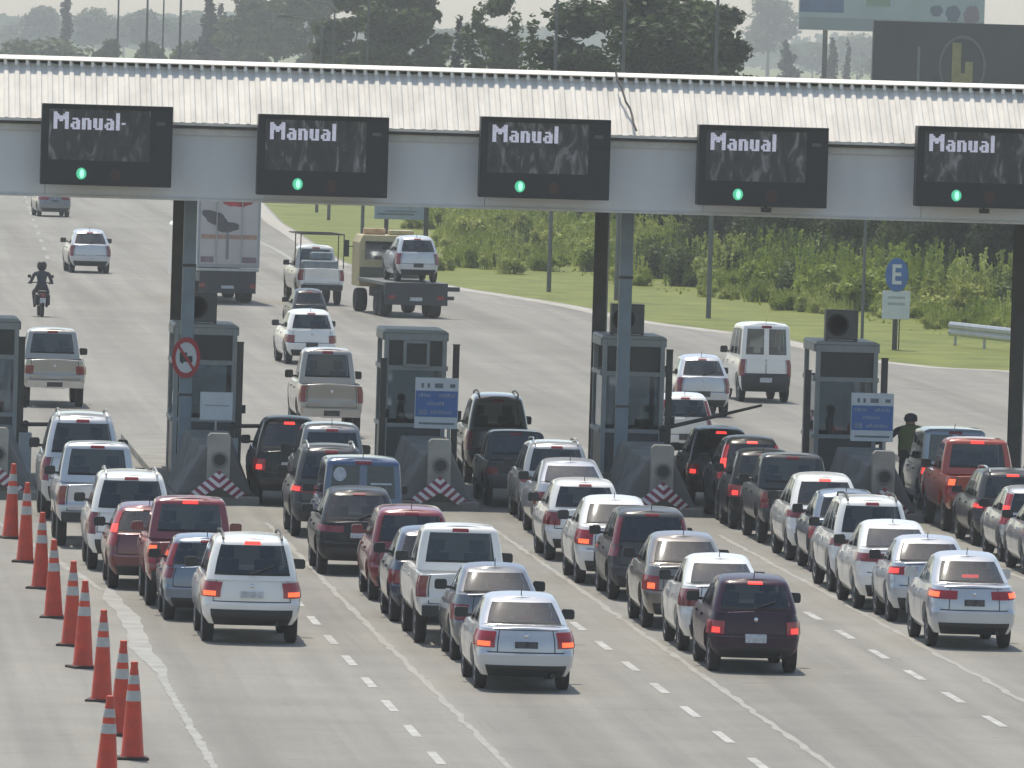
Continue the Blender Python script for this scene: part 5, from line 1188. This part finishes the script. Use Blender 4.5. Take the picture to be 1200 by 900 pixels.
for i in range(95):
    px=rng.uniform(690,1210); py=float(np.interp(px,[e[0] for e in edgeT],[e[1] for e in edgeT]))-abs(rng.gauss(0,14))-1
    if 1095<px<1165 and rng.random()<.8: continue
    shrub(px,py,rng.uniform(.8,1.5),rng.randrange(5))
for i in range(40):
    px=rng.uniform(500,760); py=rng.uniform(238,300); shrub(px,py,rng.uniform(.6,1.2),rng.randrange(5))
for i in range(20):
    px=rng.uniform(330,520); py=rng.uniform(222,240); shrub(px,py,rng.uniform(.6,1.1),rng.randrange(5))
for i in range(95):
    px=rng.uniform(560,1200); py=float(np.interp(px,[e[0] for e in edgeT],[e[1] for e in edgeT]))+rng.uniform(-14,11)-(8 if px<690 else 0); shrub(px,py,rng.uniform(.32,.7),rng.choice([0,1,3,4,4]))
for i in range(40):
    px=rng.uniform(480,770); py=rng.uniform(250,318); shrub(px,py,rng.uniform(.3,.7),rng.choice([1,3,4,4]))
# grass blades
r=random.Random(5); vs=[];fs=[]
ex=[p.y for p in right]; exx=[p.x for p in right]
o_=np.argsort(ex); EX=np.array(ex)[o_]; EXX=np.array(exx)[o_]
cnt=0
while cnt<15000:
    y=300+r.random()**1.3*330; xe=float(np.interp(y,EX,EXX)); x=xe+9+r.random()**.8*38
    patchy=math.sin(x*.35+y*.08)+math.sin(x*.13-y*.11+1)+r.gauss(0,.8)
    h=.03+.05*r.random()+max(0,patchy)*.11*min(1,(x-xe)/9); w=r.uniform(.04,.10); a=r.random()*6.28; dx,dy=math.cos(a)*w,math.sin(a)*w; k=len(vs)
    vs+=[(x-dx,y-dy,0),(x+dx,y+dy,0),(x+r.gauss(0,.06),y+r.gauss(0,.06),h)]; fs.append((k,k+1,k+2)); cnt+=1
me=bpy.data.meshes.new('meadow_grass'); me.from_pydata(vs,[],fs); me.materials.append(leafmat('grass_blade',(.17,.22,.022),(.27,.315,.05),.12)); o=bpy.data.objects.new('meadow_grass',me); COL.objects.link(o); tag(o,'short rough grass on the verge and meadow right of the road','grass',kind='stuff')
# ------------------------------------------------------------------ sky, sun, haze
W=bpy.data.worlds.new('World'); sc.world=W; W.use_nodes=True; N=W.node_tree.nodes; L=W.node_tree.links
sky=N.new('ShaderNodeTexSky'); sky.sky_type='NISHITA'; sky.sun_disc=False; sky.sun_elevation=R(66); sky.sun_rotation=R(-15); sky.air_density=1.0; sky.dust_density=1.2; sky.ozone_density=1.0
tn=N.new('ShaderNodeMix'); tn.data_type='RGBA'; tn.blend_type='MULTIPLY'; tn.inputs['Factor'].default_value=1; tn.inputs['B'].default_value=(1.06,1.0,.90,1); L.new(sky.outputs[0],tn.inputs['A']); L.new(tn.outputs['Result'],N['Background'].inputs[0]); N['Background'].inputs[1].default_value=.15
el,az=R(66),R(15); s=Vector((-math.sin(az)*math.cos(el),math.cos(az)*math.cos(el),math.sin(el)))
sd=bpy.data.lights.new('sun','SUN'); sd.energy=3.75; sd.angle=R(.53); sd.color=(1,.925,.79); so=bpy.data.objects.new('sun',sd); COL.objects.link(so); so.rotation_euler=s.to_track_quat('Z','Y').to_euler(); so.location=(0,0,80)
hz=MB(); hz.box(-500,1300,-30,4300,-1,55); me=hz.mesh('haze'); hm=bpy.data.materials.new('haze'); hm.use_nodes=True; t=hm.node_tree
for n in list(t.nodes):
    if n.type!='OUTPUT_MATERIAL': t.nodes.remove(n)
pv=t.nodes.new('ShaderNodeVolumePrincipled'); pv.inputs['Color'].default_value=(.90,.95,.97,1); pv.inputs['Density'].default_value=.00025; pv.inputs['Anisotropy'].default_value=.2
t.links.new(pv.outputs[0],t.nodes['Material Output'].inputs['Volume']); me.materials.append(hm)
o=bpy.data.objects.new('haze',me); COL.objects.link(o); tag(o,kind='stuff'); o['label']='thin pale summer haze lying over the whole plaza and the trees'; o['category']='haze'
v=sc.view_settings; v.view_transform='Standard'; v.look='None'; v.exposure=.30; v.gamma=1; v.use_curve_mapping=False
sc.cycles.max_bounces=8; sc.cycles.transparent_max_bounces=16; sc.cycles.volume_bounces=0; sc.cycles.sample_clamp_indirect=6
sc.cycles.use_denoising=True
